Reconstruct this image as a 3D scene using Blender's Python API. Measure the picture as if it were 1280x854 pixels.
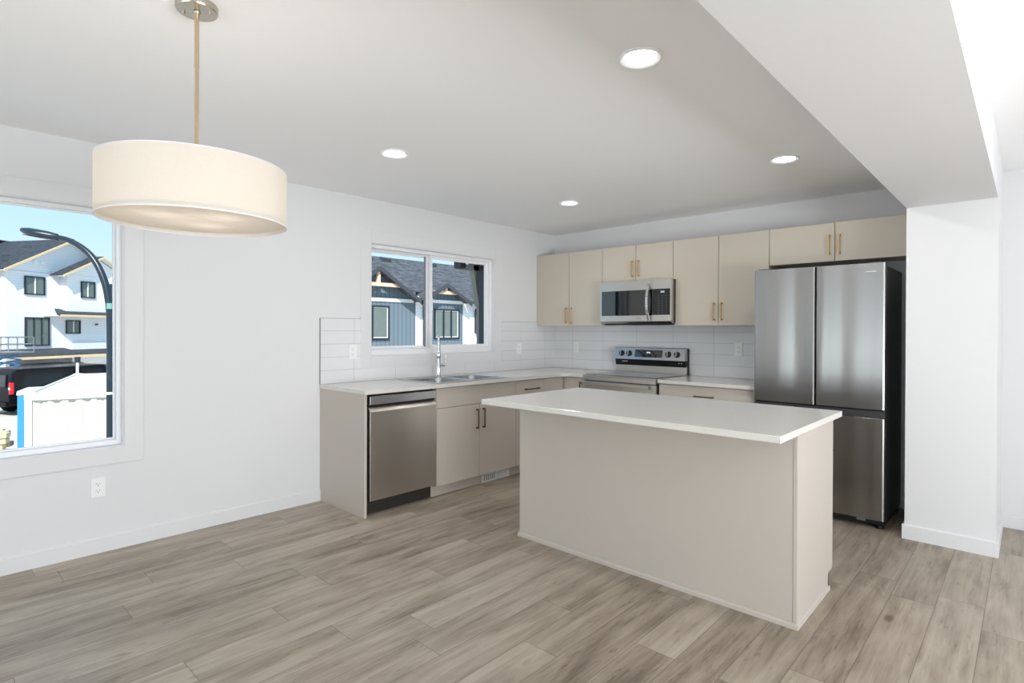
import bpy, bmesh, math, random
from mathutils import Vector, Matrix

for o in list(bpy.data.objects):
    bpy.data.objects.remove(o)
sc = bpy.context.scene
col = sc.collection
PI = math.pi
random.seed(7)

# ------------------------------------------------------------------ camera
YAW, PITCH, ROLL = math.radians(42.8575), math.radians(-0.2539), math.radians(0.2045)
F_PX, PY = 699.66, 415.75
fw = Vector((-math.sin(YAW), math.cos(YAW), 0)); rt = Vector((math.cos(YAW), math.sin(YAW), 0)); up = Vector((0, 0, 1))
fw2 = fw * math.cos(PITCH) + up * math.sin(PITCH); up2 = up * math.cos(PITCH) - fw * math.sin(PITCH)
rt2 = rt * math.cos(ROLL) + up2 * math.sin(ROLL); up3 = up2 * math.cos(ROLL) - rt * math.sin(ROLL)
cam_d = bpy.data.cameras.new('camera'); cam = bpy.data.objects.new('camera', cam_d); col.objects.link(cam)
cam_d.sensor_fit = 'HORIZONTAL'; cam_d.sensor_width = 36; cam_d.lens = F_PX / 1280 * 36
cam_d.shift_y = -(427 - PY) / 1280
cam_d.clip_start = .05; cam_d.clip_end = 400
M3 = Matrix((rt2, up3, -fw2)).transposed()
cam.matrix_world = Matrix.Translation((4.0391, -5.0657, 1.3259)) @ M3.to_4x4()
sc.camera = cam

# ------------------------------------------------------------------ light
EXPOSURE = 0.27
SKY_STRENGTH = 1.05
SUN = 5.2
W_RIGHT, W_REAR = 165, 50
DOWN_W = 3.2
LIT = dict(disc=14, bulb=2.2)
sc.view_settings.view_transform = 'Standard'
sc.view_settings.look = 'None'
sc.view_settings.gamma = 1
sc.view_settings.use_curve_mapping = False
sc.view_settings.exposure = EXPOSURE
w = bpy.data.worlds.new('sky'); sc.world = w; w.use_nodes = True
nt = w.node_tree; nt.nodes.clear()
wo = nt.nodes.new('ShaderNodeOutputWorld'); bg = nt.nodes.new('ShaderNodeBackground')
tc = nt.nodes.new('ShaderNodeTexCoord'); sx = nt.nodes.new('ShaderNodeSeparateXYZ'); cr = nt.nodes.new('ShaderNodeValToRGB')
nt.links.new(tc.outputs['Generated'], sx.inputs[0]); nt.links.new(sx.outputs['Z'], cr.inputs[0])
cr.color_ramp.elements[0].position = 0.0; cr.color_ramp.elements[0].color = (.68, .85, .95, 1)
cr.color_ramp.elements[1].position = 0.6; cr.color_ramp.elements[1].color = (.28, .56, .88, 1)
e = cr.color_ramp.elements.new(.22); e.color = (.42, .70, .91, 1)
nt.links.new(cr.outputs[0], bg.inputs['Color']); bg.inputs['Strength'].default_value = SKY_STRENGTH
nt.links.new(bg.outputs[0], wo.inputs[0])

def lamp(name, kind, loc, power, color=(1, 1, 1), direction=None, **kw):
    d = bpy.data.lights.new(name, kind); o = bpy.data.objects.new(name, d); col.objects.link(o)
    o.location = loc; d.energy = power; d.color = color
    for k, v in kw.items(): setattr(d, k, v)
    if direction is not None:
        o.rotation_euler = Vector(direction).to_track_quat('-Z', 'Y').to_euler()
    return o
lamp('sun', 'SUN', (0, 0, 30), SUN, (1, .96, .9), (-.62, .42, -.66), angle=.01)
# fill lamps added in the unseen glazing, aimed up to brighten the ceiling
lamp('fill_right', 'AREA', (7.28, -4.2, .8), W_RIGHT, (.955, .978, 1), (-1, 0, .9), shape='RECTANGLE', size=3.2, size_y=1.1)
lamp('fill_rear', 'AREA', (3.0, -8.78, .8), W_REAR, (.955, .978, 1), (0, 1, 1.9), shape='RECTANGLE', size=4.2, size_y=1.1)

# ------------------------------------------------------------------ materials
def srgb(r, g, b):
    f = lambda c: (c / 255 / 12.92) if c / 255 <= .04045 else ((c / 255 + .055) / 1.055) ** 2.4
    return (f(r), f(g), f(b), 1)
MATS = {}
def mat(name, color, rough=.5, metal=0.0, noise=0.0, nscale=40, bump=0.0, bscale=200, aniso=None, spec=.5, **kw):
    m = bpy.data.materials.new(name); m.use_nodes = True; n = m.node_tree; p = n.nodes['Principled BSDF']
    c = srgb(*color) if max(color) > 1.01 else (*color, 1)
    p.inputs['Base Color'].default_value = c
    p.inputs['Roughness'].default_value = rough; p.inputs['Metallic'].default_value = metal
    p.inputs['Specular IOR Level'].default_value = spec
    t = n.nodes.new('ShaderNodeTexCoord')
    if noise:
        nz = n.nodes.new('ShaderNodeTexNoise'); nz.inputs['Scale'].default_value = nscale; nz.inputs['Detail'].default_value = 4
        n.links.new(t.outputs['Object'], nz.inputs['Vector'])
        mx = n.nodes.new('ShaderNodeMix'); mx.data_type = 'RGBA'
        mx.inputs[6].default_value = tuple(x * (1 - noise) for x in c[:3]) + (1,)
        mx.inputs[7].default_value = tuple(min(1, x * (1 + noise)) for x in c[:3]) + (1,)
        n.links.new(nz.outputs['Fac'], mx.inputs[0]); n.links.new(mx.outputs[2], p.inputs['Base Color'])
    if bump:
        nz = n.nodes.new('ShaderNodeTexNoise'); nz.inputs['Scale'].default_value = bscale
        if aniso:
            mp = n.nodes.new('ShaderNodeMapping'); mp.inputs['Scale'].default_value = aniso
            n.links.new(t.outputs['Object'], mp.inputs[0]); n.links.new(mp.outputs[0], nz.inputs['Vector'])
        else:
            n.links.new(t.outputs['Object'], nz.inputs['Vector'])
        b = n.nodes.new('ShaderNodeBump'); b.inputs['Strength'].default_value = bump; b.inputs['Distance'].default_value = .002
        n.links.new(nz.outputs['Fac'], b.inputs['Height']); n.links.new(b.outputs[0], p.inputs['Normal'])
    for k, v in kw.items(): p.inputs[k].default_value = v
    MATS[name] = m
    return m
def emit(name, color, strength):
    m = bpy.data.materials.new(name); m.use_nodes = True; n = m.node_tree; n.nodes.clear()
    o = n.nodes.new('ShaderNodeOutputMaterial'); e = n.nodes.new('ShaderNodeEmission')
    e.inputs[0].default_value = (*color, 1); e.inputs[1].default_value = strength; n.links.new(e.outputs[0], o.inputs[0])
    return m
def glass_mat(name, tint, refl=.06):
    m = bpy.data.materials.new(name); m.use_nodes = True; n = m.node_tree; n.nodes.clear()
    o = n.nodes.new('ShaderNodeOutputMaterial'); a = n.nodes.new('ShaderNodeBsdfTransparent'); g = n.nodes.new('ShaderNodeBsdfGlossy')
    g.inputs['Roughness'].default_value = .01; a.inputs[0].default_value = (*tint, 1)
    f = n.nodes.new('ShaderNodeFresnel'); f.inputs[0].default_value = 1.05
    mx = n.nodes.new('ShaderNodeMixShader')
    n.links.new(f.outputs[0], mx.inputs[0]); n.links.new(a.outputs[0], mx.inputs[1]); n.links.new(g.outputs[0], mx.inputs[2])
    n.links.new(mx.outputs[0], o.inputs[0])
    return m
WALL = mat('wall_paint', (228, 228, 229), .75, bump=.03, bscale=300, spec=.2)
CEIL = mat('ceiling_paint', (249, 249, 250), .9, bump=.12, bscale=120, spec=.2)
TRIM = mat('trim_paint', (228, 228, 229), .6, bump=.01)
LAM = mat('cabinet_laminate', (201, 192, 177), .42, noise=.02, nscale=300, bump=.02, bscale=500)
LAM_SHADE = mat('cabinet_laminate_shaded', (197, 188, 178), .42, noise=.02, nscale=300, bump=.02, bscale=500)  # same laminate, toned down a little for shade on the lower fronts
CORE = mat('cabinet_carcass', (120, 112, 100), .7, noise=.03)
DARK = mat('black_plastic', (18, 18, 19), .45, noise=.05)
KICK = mat('dishwasher_kick', (44, 37, 33), .6, noise=.05)
STEEL = mat('brushed_steel', (176, 176, 178), .3, 1.0, bump=.05, bscale=60, aniso=(40, 40, .6))
def fridge_steel(name, color, rough, k=1.0):
    m = mat(name, color, rough, 1.0); n = m.node_tree; p = n.nodes['Principled BSDF']; L = n.links
    t = n.nodes.new('ShaderNodeTexCoord')
    prev = None
    for sc_, st, ds in (((5.0, 5.0, .25), 1.0 * k, .03), ((60, 60, .6), .05, .002)):
        mp = n.nodes.new('ShaderNodeMapping'); mp.inputs['Scale'].default_value = sc_; L.new(t.outputs['Object'], mp.inputs[0])
        nz = n.nodes.new('ShaderNodeTexNoise'); nz.inputs['Scale'].default_value = 1; nz.inputs['Detail'].default_value = 1; L.new(mp.outputs[0], nz.inputs['Vector'])
        b = n.nodes.new('ShaderNodeBump'); b.inputs['Strength'].default_value = st; b.inputs['Distance'].default_value = ds
        L.new(nz.outputs['Fac'], b.inputs['Height'])
        if prev is not None: L.new(prev, b.inputs['Normal'])
        prev = b.outputs[0]
    L.new(prev, p.inputs['Normal'])
    return m
STEELF = fridge_steel('fridge_steel', (158, 157, 155), .27)
STEELH = mat('brushed_steel_horizontal', (200, 196, 190), .28, 1.0, bump=.04, bscale=60, aniso=(.6, 1, 40))
STEELD = mat('dishwasher_steel', (196, 190, 183), .3, 1.0, bump=.05, bscale=60, aniso=(40, 40, .6))
CHROME = mat('chrome', (225, 226, 228), .12, 1.0, noise=.02)
SINKM = mat('sink_steel', (190, 190, 190), .22, 1.0, bump=.03, bscale=200)
FRIDGE_SIDE = mat('fridge_side_grey', (58, 58, 60), .45, bump=.02, bscale=400)
BGLASS = mat('black_glass', (12, 13, 15), .03, noise=.02, spec=.9, IOR=1.55)
BRASS = mat('brass', (196, 160, 104), .3, 1.0, noise=.04)
BRONZE = mat('bronze', (126, 98, 76), .35, 1.0, noise=.04)
NICKEL = mat('satin_nickel', (190, 184, 170), .25, 1.0, bump=.02)
ROD = mat('warm_nickel_rod', (206, 184, 152), .3, .8, noise=.02)
PLATE = mat('outlet_plate_white', (243, 243, 243), .35, noise=.01)
SLOT = mat('outlet_slot_dark', (70, 70, 72), .6, noise=.02)
VINYL = mat('white_vinyl', (242, 242, 244), .4, noise=.01)
GASKET = mat('grey_gasket', (130, 130, 134), .5, noise=.02)
GLASS = glass_mat('window_glass', (.985, .985, .985))
MARK = mat('pale_marking', (205, 208, 212), .4, noise=.02)
MARKD = mat('grey_marking', (120, 122, 126), .4, noise=.02)

def quartz():
    m = mat('quartz_worktop', (230, 227, 222), .14, spec=.5)
    n = m.node_tree; p = n.nodes['Principled BSDF']; t = n.nodes.new('ShaderNodeTexCoord')
    v = n.nodes.new('ShaderNodeTexNoise'); v.inputs['Scale'].default_value = 420; v.inputs['Detail'].default_value = 3
    r = n.nodes.new('ShaderNodeValToRGB'); n.links.new(t.outputs['Object'], v.inputs['Vector']); n.links.new(v.outputs['Fac'], r.inputs[0])
    r.color_ramp.elements[0].position = .30; r.color_ramp.elements[0].color = srgb(196, 188, 176)
    r.color_ramp.elements[1].position = .42; r.color_ramp.elements[1].color = srgb(222, 219, 213)
    n.links.new(r.outputs[0], p.inputs['Base Color'])
    return m
QUARTZ = quartz()

def tile_mat(name, axis):
    """white stacked ceramic tile; axis = the horizontal object axis (0 x, 1 y)"""
    m = mat(name, (234, 235, 237), .18); n = m.node_tree; p = n.nodes['Principled BSDF']; L = n.links
    t = n.nodes.new('ShaderNodeTexCoord'); s = n.nodes.new('ShaderNodeSeparateXYZ'); L.new(t.outputs['Object'], s.inputs[0])
    def M(op, a, b=None):
        q = n.nodes.new('ShaderNodeMath'); q.operation = op
        for i, x in enumerate((a, b)):
            if x is None: continue
            if isinstance(x, (int, float)): q.inputs[i].default_value = x
            else: L.new(x, q.inputs[i])
        return q.outputs[0]
    def edge(src, off, pitch, half):
        f = M('FRACT', M('DIVIDE', M('SUBTRACT', src, off), pitch))
        d = M('MULTIPLY', M('MINIMUM', f, M('SUBTRACT', 1.0, f)), pitch)
        return M('LESS_THAN', d, half)
    h = s.outputs[axis]
    off = .27 if axis == 0 else -2.605
    g = M('MAXIMUM', edge(h, off, .405, .0016), edge(s.outputs[2], .9, .1035, .0016))
    mx = n.nodes.new('ShaderNodeMix'); mx.data_type = 'RGBA'; L.new(g, mx.inputs[0])
    mx.inputs[6].default_value = srgb(228, 229, 231); mx.inputs[7].default_value = srgb(190, 190, 192)
    L.new(mx.outputs[2], p.inputs['Base Color'])
    b = n.nodes.new('ShaderNodeBump'); b.invert = True; b.inputs['Strength'].default_value = .5; b.inputs['Distance'].default_value = .002
    L.new(g, b.inputs['Height']); L.new(b.outputs[0], p.inputs['Normal'])
    return m
TILE_X = tile_mat('white_tile_back', 0); TILE_Y = tile_mat('white_tile_left', 1)

def floor_mat():
    m = mat('oak_plank_floor', (170, 155, 138), .42); n = m.node_tree; p = n.nodes['Principled BSDF']; L = n.links
    t = n.nodes.new('ShaderNodeTexCoord'); s = n.nodes.new('ShaderNodeSeparateXYZ'); L.new(t.outputs['Object'], s.inputs[0])
    def M(op, a, b=None, c=None):
        q = n.nodes.new('ShaderNodeMath'); q.operation = op
        for i, x in enumerate((a, b, c)):
            if x is None: continue
            if isinstance(x, (int, float)): q.inputs[i].default_value = x
            else: L.new(x, q.inputs[i])
        return q.outputs[0]
    X, Y = s.outputs[0], s.outputs[1]
    u = M('DIVIDE', M('SUBTRACT', X, 3.884 - .178 * 60), .178); row = M('FLOOR', u); fu = M('FRACT', u)
    wn = n.nodes.new('ShaderNodeTexWhiteNoise'); wn.noise_dimensions = '1D'; L.new(row, wn.inputs['W'])
    v = M('ADD', M('DIVIDE', Y, 1.22), M('MULTIPLY', wn.outputs['Value'], 7.3)); cell = M('FLOOR', v); fv = M('FRACT', v)
    w2 = n.nodes.new('ShaderNodeTexWhiteNoise'); w2.noise_dimensions = '2D'
    cb = n.nodes.new('ShaderNodeCombineXYZ'); L.new(row, cb.inputs[0]); L.new(cell, cb.inputs[1]); L.new(cb.outputs[0], w2.inputs['Vector'])
    pid = w2.outputs['Value']
    # grain coordinates: stretched along y, shifted per plank
    g = n.nodes.new('ShaderNodeCombineXYZ'); L.new(M('MULTIPLY', X, 1.0), g.inputs[0]); L.new(M('MULTIPLY', Y, .085), g.inputs[1]); L.new(M('MULTIPLY', pid, 37.0), g.inputs[2])
    n1 = n.nodes.new('ShaderNodeTexNoise'); n1.inputs['Scale'].default_value = 13; n1.inputs['Detail'].default_value = 6; n1.inputs['Roughness'].default_value = .6; n1.inputs['Distortion'].default_value = .6
    L.new(g.outputs[0], n1.inputs['Vector'])
    n2 = n.nodes.new('ShaderNodeTexNoise'); n2.inputs['Scale'].default_value = 90; n2.inputs['Detail'].default_value = 4
    g2 = n.nodes.new('ShaderNodeCombineXYZ'); L.new(X, g2.inputs[0]); L.new(M('MULTIPLY', Y, .05), g2.inputs[1]); L.new(M('MULTIPLY', pid, 11.0), g2.inputs[2]); L.new(g2.outputs[0], n2.inputs['Vector'])
    # broad darker clouds and knots
    g3 = n.nodes.new('ShaderNodeCombineXYZ'); L.new(X, g3.inputs[0]); L.new(M('MULTIPLY', Y, .3), g3.inputs[1]); L.new(M('MULTIPLY', pid, 23.0), g3.inputs[2])
    n3 = n.nodes.new('ShaderNodeTexNoise'); n3.inputs['Scale'].default_value = 6.5; n3.inputs['Detail'].default_value = 3; n3.inputs['Distortion'].default_value = 1.0; L.new(g3.outputs[0], n3.inputs['Vector'])
    r = n.nodes.new('ShaderNodeValToRGB'); E = r.color_ramp.elements
    E[0].position = .33; E[0].color = srgb(112, 100, 86); E[1].position = .72; E[1].color = srgb(194, 184, 169)
    e = E.new(.44); e.color = srgb(150, 137, 121); e = E.new(.56); e.color = srgb(173, 161, 145)
    f = M('ADD', M('MULTIPLY', n1.outputs['Fac'], .50), M('ADD', M('MULTIPLY', n3.outputs['Fac'], .33), M('MULTIPLY', n2.outputs['Fac'], .17)))
    f = M('ADD', f, M('MULTIPLY', M('SUBTRACT', pid, .5), .10))
    # fine dark flecks along the grain
    g4 = n.nodes.new('ShaderNodeCombineXYZ'); L.new(X, g4.inputs[0]); L.new(M('MULTIPLY', Y, .12), g4.inputs[1]); L.new(M('MULTIPLY', pid, 51.0), g4.inputs[2])
    n4 = n.nodes.new('ShaderNodeTexNoise'); n4.inputs['Scale'].default_value = 42; n4.inputs['Detail'].default_value = 5; n4.inputs['Roughness'].default_value = .7; n4.inputs['Distortion'].default_value = 1.2; L.new(g4.outputs[0], n4.inputs['Vector'])
    f = M('SUBTRACT', f, M('MULTIPLY', M('MAXIMUM', M('SUBTRACT', n4.outputs['Fac'], .56), 0.0), .75))
    # sparse knots
    g5 = n.nodes.new('ShaderNodeCombineXYZ'); L.new(X, g5.inputs[0]); L.new(M('MULTIPLY', Y, .45), g5.inputs[1]); L.new(M('MULTIPLY', pid, 5.0), g5.inputs[2])
    n5 = n.nodes.new('ShaderNodeTexVoronoi'); n5.inputs['Scale'].default_value = 2.6; L.new(g5.outputs[0], n5.inputs['Vector'])
    f = M('SUBTRACT', f, M('MULTIPLY', M('MAXIMUM', M('SUBTRACT', .065, n5.outputs['Distance']), 0.0), 4.0)); L.new(f, r.inputs[0])
    kn = M('SMOOTH_MIN', 1.0, M('MULTIPLY', M('MAXIMUM', M('SUBTRACT', n3.outputs['Fac'], .69), 0.0), 7.0), .05)
    mk = n.nodes.new('ShaderNodeMix'); mk.data_type = 'RGBA'; L.new(kn, mk.inputs[0]); L.new(r.outputs[0], mk.inputs[6]); mk.inputs[7].default_value = srgb(104, 88, 76)
    def edge(fr, pitch, half): return M('LESS_THAN', M('MULTIPLY', M('MINIMUM', fr, M('SUBTRACT', 1.0, fr)), pitch), half)
    sm = M('MAXIMUM', edge(fu, .178, .0013), edge(fv, 1.22, .0013))
    mx = n.nodes.new('ShaderNodeMix'); mx.data_type = 'RGBA'; L.new(M('MULTIPLY', sm, .75), mx.inputs[0]); L.new(mk.outputs[2], mx.inputs[6]); mx.inputs[7].default_value = srgb(84, 72, 62)
    L.new(mx.outputs[2], p.inputs['Base Color'])
    b = n.nodes.new('ShaderNodeBump'); b.inputs['Strength'].default_value = .25; b.inputs['Distance'].default_value = .001
    L.new(M('SUBTRACT', n1.outputs['Fac'], sm), b.inputs['Height']); L.new(b.outputs[0], p.inputs['Normal'])
    return m
FLOOR = floor_mat()

def stripes(name, c1, c2, axis, pitch, frac, rough=.7, bumpd=.01):
    """siding: thin dark lines every `pitch` metres along object axis"""
    m = mat(name, c1, rough); n = m.node_tree; p = n.nodes['Principled BSDF']; L = n.links
    t = n.nodes.new('ShaderNodeTexCoord'); s = n.nodes.new('ShaderNodeSeparateXYZ'); L.new(t.outputs['Object'], s.inputs[0])
    d = n.nodes.new('ShaderNodeMath'); d.operation = 'DIVIDE'; L.new(s.outputs[axis], d.inputs[0]); d.inputs[1].default_value = pitch
    f = n.nodes.new('ShaderNodeMath'); f.operation = 'FRACT'; L.new(d.outputs[0], f.inputs[0])
    l = n.nodes.new('ShaderNodeMath'); l.operation = 'LESS_THAN'; L.new(f.outputs[0], l.inputs[0]); l.inputs[1].default_value = frac
    mx = n.nodes.new('ShaderNodeMix'); mx.data_type = 'RGBA'; L.new(l.outputs[0], mx.inputs[0])
    mx.inputs[6].default_value = srgb(*c1); mx.inputs[7].default_value = srgb(*c2); L.new(mx.outputs[2], p.inputs['Base Color'])
    return m
SID_W = stripes('white_lap_siding', (238, 240, 243), (214, 219, 226), 2, .15, .12)
SID_B = stripes('blue_board_and_batten', (104, 119, 130), (74, 88, 98), 1, .205, .14)
def shingles(name, a, b, scale=5):
    m = mat(name, a, .9); n = m.node_tree; p = n.nodes['Principled BSDF']; L = n.links
    t = n.nodes.new('ShaderNodeTexCoord'); mp = n.nodes.new('ShaderNodeMapping'); mp.inputs['Scale'].default_value = (scale, scale * .6, scale * 2.6)
    nz = n.nodes.new('ShaderNodeTexNoise'); nz.inputs['Scale'].default_value = 1.0; nz.inputs['Detail'].default_value = 5; nz.inputs['Roughness'].default_value = .7
    L.new(t.outputs['Object'], mp.inputs[0]); L.new(mp.outputs[0], nz.inputs['Vector'])
    r = n.nodes.new('ShaderNodeValToRGB'); r.color_ramp.elements[0].position = .38; r.color_ramp.elements[0].color = srgb(*a)
    r.color_ramp.elements[1].position = .66; r.color_ramp.elements[1].color = srgb(*b); L.new(nz.outputs['Fac'], r.inputs[0]); L.new(r.outputs[0], p.inputs['Base Color'])
    return m
SHING = shingles('slate_shingles', (54, 57, 62), (100, 103, 108))
SHING2 = shingles('charcoal_shingles', (36, 41, 48), (66, 72, 80), 4)
FASC = mat('dark_fascia', (60, 64, 70), .6, noise=.05)
LUMB = mat('raw_lumber', (222, 196, 154), .8, noise=.12, nscale=6)
LUMBP = mat('peach_timber', (228, 190, 166), .8, noise=.06, nscale=6)
WFRAME = mat('black_window_frame', (34, 36, 48), .4, noise=.04)
OUTGL = mat('house_window_glass', (104, 116, 112), .08, noise=.25, nscale=1.5)
EXTW = mat('white_exterior_trim', (240, 241, 243), .6, noise=.01)
TIMB = mat('stained_timber', (138, 136, 130), .7, noise=.12, nscale=12)
TIMBD = mat('dark_timber', (50, 52, 54), .7, noise=.1, nscale=12)
GROUND = mat('sandy_ground', (206, 198, 184), .95, noise=.14, nscale=1.2)
VAN = mat('black_car_paint', (8, 10, 16), .3, noise=.04, spec=.12)
VANG = mat('tinted_car_glass', (26, 34, 40), .06, noise=.04)
TYRE = mat('tyre_rubber', (22, 22, 23), .85, noise=.08)
RED = mat('red_tail_lens', (206, 30, 40), .3, noise=.04)
CONT = mat('cream_container_paint', (216, 213, 202), .55, noise=.015, nscale=2)
BLUE = mat('blue_plastic', (58, 142, 196), .5, noise=.06)
POLE = mat('black_pole_paint', (30, 44, 54), .35, noise=.06)
TEAL = mat('teal_tape', (112, 160, 152), .6, noise=.1)

# ------------------------------------------------------------------ mesh helpers
class MB:
    def __init__(s, o=(0, 0, 0)): s.bm = bmesh.new(); s.o = Vector(o)
    def box(s, x0, x1, y0, y1, z0, z1):
        v = [s.bm.verts.new(Vector(p) - s.o) for p in ((x0, y0, z0), (x1, y0, z0), (x1, y1, z0), (x0, y1, z0), (x0, y0, z1), (x1, y0, z1), (x1, y1, z1), (x0, y1, z1))]
        for f in ((0, 3, 2, 1), (4, 5, 6, 7), (0, 1, 5, 4), (1, 2, 6, 5), (2, 3, 7, 6), (3, 0, 4, 7)): s.bm.faces.new([v[i] for i in f])
        return s
    def hexa(s, pts):
        v = [s.bm.verts.new(Vector(p) - s.o) for p in pts]
        for f in ((0, 3, 2, 1), (4, 5, 6, 7), (0, 1, 5, 4), (1, 2, 6, 5), (2, 3, 7, 6), (3, 0, 4, 7)): s.bm.faces.new([v[i] for i in f])
        return s
    def prism(s, pts, vec):
        a = [s.bm.verts.new(Vector(p) - s.o) for p in pts]; b = [s.bm.verts.new(Vector(p) + Vector(vec) - s.o) for p in pts]
        s.bm.faces.new(a[::-1]); s.bm.faces.new(b); k = len(a)
        for i in range(k): s.bm.faces.new((a[i], a[(i + 1) % k], b[(i + 1) % k], b[i]))
        return s
    def bar(s, p, q, w, h, upv=(0, 0, 1)):
        p, q = Vector(p), Vector(q); d = (q - p).normalized(); r = d.cross(Vector(upv))
        if r.length < 1e-4: r = d.cross(Vector((1, 0, 0)))
        r.normalize(); u = r.cross(d).normalized()
        c = [a + r * sx * w / 2 + u * sy * h / 2 for a in (p, q) for sx, sy in ((-1, -1), (1, -1), (1, 1), (-1, 1))]
        return s.hexa(c)
    def tube(s, path, rad, n=16, cap=True):
        P = [Vector(p) for p in path]; R = rad if isinstance(rad, (list, tuple)) else [rad] * len(P)
        rings = []; prev = None
        for i, p in enumerate(P):
            d = (P[min(i + 1, len(P) - 1)] - P[max(i - 1, 0)]).normalized()
            if prev is None:
                a = d.cross(Vector((0, 0, 1)));
                if a.length < 1e-3: a = d.cross(Vector((1, 0, 0)))
            else: a = prev - d * prev.dot(d)
            a.normalize(); prev = a; b = d.cross(a)
            rings.append([s.bm.verts.new(p + (a * math.cos(2 * PI * k / n) + b * math.sin(2 * PI * k / n)) * R[i] - s.o) for k in range(n)])
        for i in range(len(rings) - 1):
            for k in range(n): s.bm.faces.new((rings[i][k], rings[i][(k + 1) % n], rings[i + 1][(k + 1) % n], rings[i + 1][k]))
        if cap: s.bm.faces.new(rings[0][::-1]); s.bm.faces.new(rings[-1])
        return s
    def lathe(s, c, prof, n=32, close=False):
        c = Vector(c); rings = []
        for r, z in prof: rings.append([s.bm.verts.new(c + Vector((r * math.cos(2 * PI * k / n), r * math.sin(2 * PI * k / n), z)) - s.o) for k in range(n)])
        m = len(rings)
        for i in range(m if close else m - 1):
            A, B = rings[i], rings[(i + 1) % m]
            for k in range(n): s.bm.faces.new((A[k], A[(k + 1) % n], B[(k + 1) % n], B[k]))
        if not close: s.bm.faces.new(rings[0][::-1]); s.bm.faces.new(rings[-1])
        return s
    def frame(s, axis, a0, a1, u0, u1, z0, z1, w, wb=None):
        """rectangular ring: axis 0 -> thickness along x (a0..a1), u is y; axis 1 -> thickness along y, u is x"""
        wb = w if wb is None else wb
        for (p0, p1, q0, q1) in ((u0, u0 + w, z0, z1), (u1 - w, u1, z0, z1), (u0 + w, u1 - w, z1 - w, z1), (u0 + w, u1 - w, z0, z0 + wb)):
            if axis == 0: s.box(a0, a1, p0, p1, q0, q1)
            else: s.box(p0, p1, a0, a1, q0, q1)
        return s
    def build(s, name, m, parent=None, bevel=0, smooth=False, seg=2, loc=None):
        bmesh.ops.remove_doubles(s.bm, verts=s.bm.verts, dist=1e-6)
        bmesh.ops.recalc_face_normals(s.bm, faces=s.bm.faces)
        me = bpy.data.meshes.new(name); s.bm.to_mesh(me); s.bm.free()
        if smooth:
            for p in me.polygons: p.use_smooth = True
        o = bpy.data.objects.new(name, me); me.materials.append(m); col.objects.link(o)
        o.parent = parent
        if parent is None: o.location = s.o
        if bevel:
            b = o.modifiers.new('bevel', 'BEVEL'); b.width = bevel; b.segments = seg; b.limit_method = 'ANGLE'; b.angle_limit = math.radians(50)
        if smooth:
            try:
                e = o.modifiers.new('split', 'EDGE_SPLIT'); e.split_angle = math.radians(40)
            except Exception: pass
        return o
def thing(name, label, cat, loc, group=None, rz=0):
    o = bpy.data.objects.new(name, None); col.objects.link(o); o.location = loc; o.rotation_euler = (0, 0, rz)
    o.empty_display_size = .1; o['label'] = label; o['category'] = cat
    if group: o['group'] = group
    return o
def tag(o, label, cat, group=None, kind=None):
    o['label'] = label; o['category'] = cat
    if group: o['group'] = group
    if kind: o['kind'] = kind
    return o
def struct(o): o['kind'] = 'structure'; return o
def copy_tree(o, parent=None):
    c = o.copy(); col.objects.link(c); c.parent = parent
    for ch in [x for x in bpy.data.objects if x.parent == o]: copy_tree(ch, c)
    return c

# ------------------------------------------------------------------ the room
CZ = 2.414
XR, YR = 7.2, -8.7            # right and rear walls
def wall_grid(name, axis, a0, a1, us, zs, holes, m):
    mb = MB()
    for i in range(len(us) - 1):
        for j in range(len(zs) - 1):
            uc, zc = (us[i] + us[i + 1]) / 2, (zs[j] + zs[j + 1]) / 2
            if any(h[0] < uc < h[1] and h[2] < zc < h[3] for h in holes): continue
            if axis == 0: mb.box(a0, a1, us[i], us[i + 1], zs[j], zs[j + 1])
            else: mb.box(us[i], us[i + 1], a0, a1, zs[j], zs[j + 1])
    bmesh.ops.remove_doubles(mb.bm, verts=mb.bm.verts, dist=1e-5)
    # drop the coincident inner faces left between neighbouring blocks
    seen = {}
    for f in mb.bm.faces: seen.setdefault(tuple(sorted(v.index for v in f.verts)) if False else tuple(round(c, 4) for c in f.calc_center_median()), []).append(f)
    bmesh.ops.delete(mb.bm, geom=[f for k in seen.values() if len(k) > 1 for f in k], context='FACES')
    return struct(mb.build(name, m))
struct(MB().box(-.2, XR + .2, YR - .2, .2, -.2, 0).build('floor', FLOOR))
struct(MB().box(-.2, XR + .2, YR - .2, .2, CZ, CZ + .2).build('ceiling', CEIL))
BW = (-6.0, -4.176, .615, 2.045)      # large window opening  y0 y1 z0 z1
KW = (-2.443, -.970, 1.10, 2.055)     # kitchen window opening
wall_grid('wall_left', 0, -.2, 0, [YR - .2, BW[0], BW[1], KW[0], KW[1], 0], [0, BW[2], KW[2], BW[3], KW[3], CZ], [BW, KW], WALL)
struct(MB().box(-.2, XR + .2, 0, .2, 0, CZ).build('wall_back', WALL))
RW = (-5.8, -2.6, .25, 2.25)
wall_grid('wall_right', 0, XR, XR + .2, [YR - .2, RW[0], RW[1], 0], [0, RW[2], RW[3], CZ], [RW], WALL)
QW = (.9, 5.1, .25, 2.25)
wall_grid('wall_rear', 1, YR - .2, YR, [0, QW[0], QW[1], XR], [0, QW[2], QW[3], CZ], [QW], WALL)
# pier beside the fridge and the dropped beam running from it towards the camera: one continuous painted surface
PX0, PX1, PYF, PZ = 3.4493, 3.8932, -.721, 2.1143
mb = MB(); mb.box(PX0, PX1, PYF, 0, 0, PZ); mb.box(PX0, PX1, YR, 0, PZ, CZ)
struct(mb.build('wall_pier', WALL))
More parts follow.
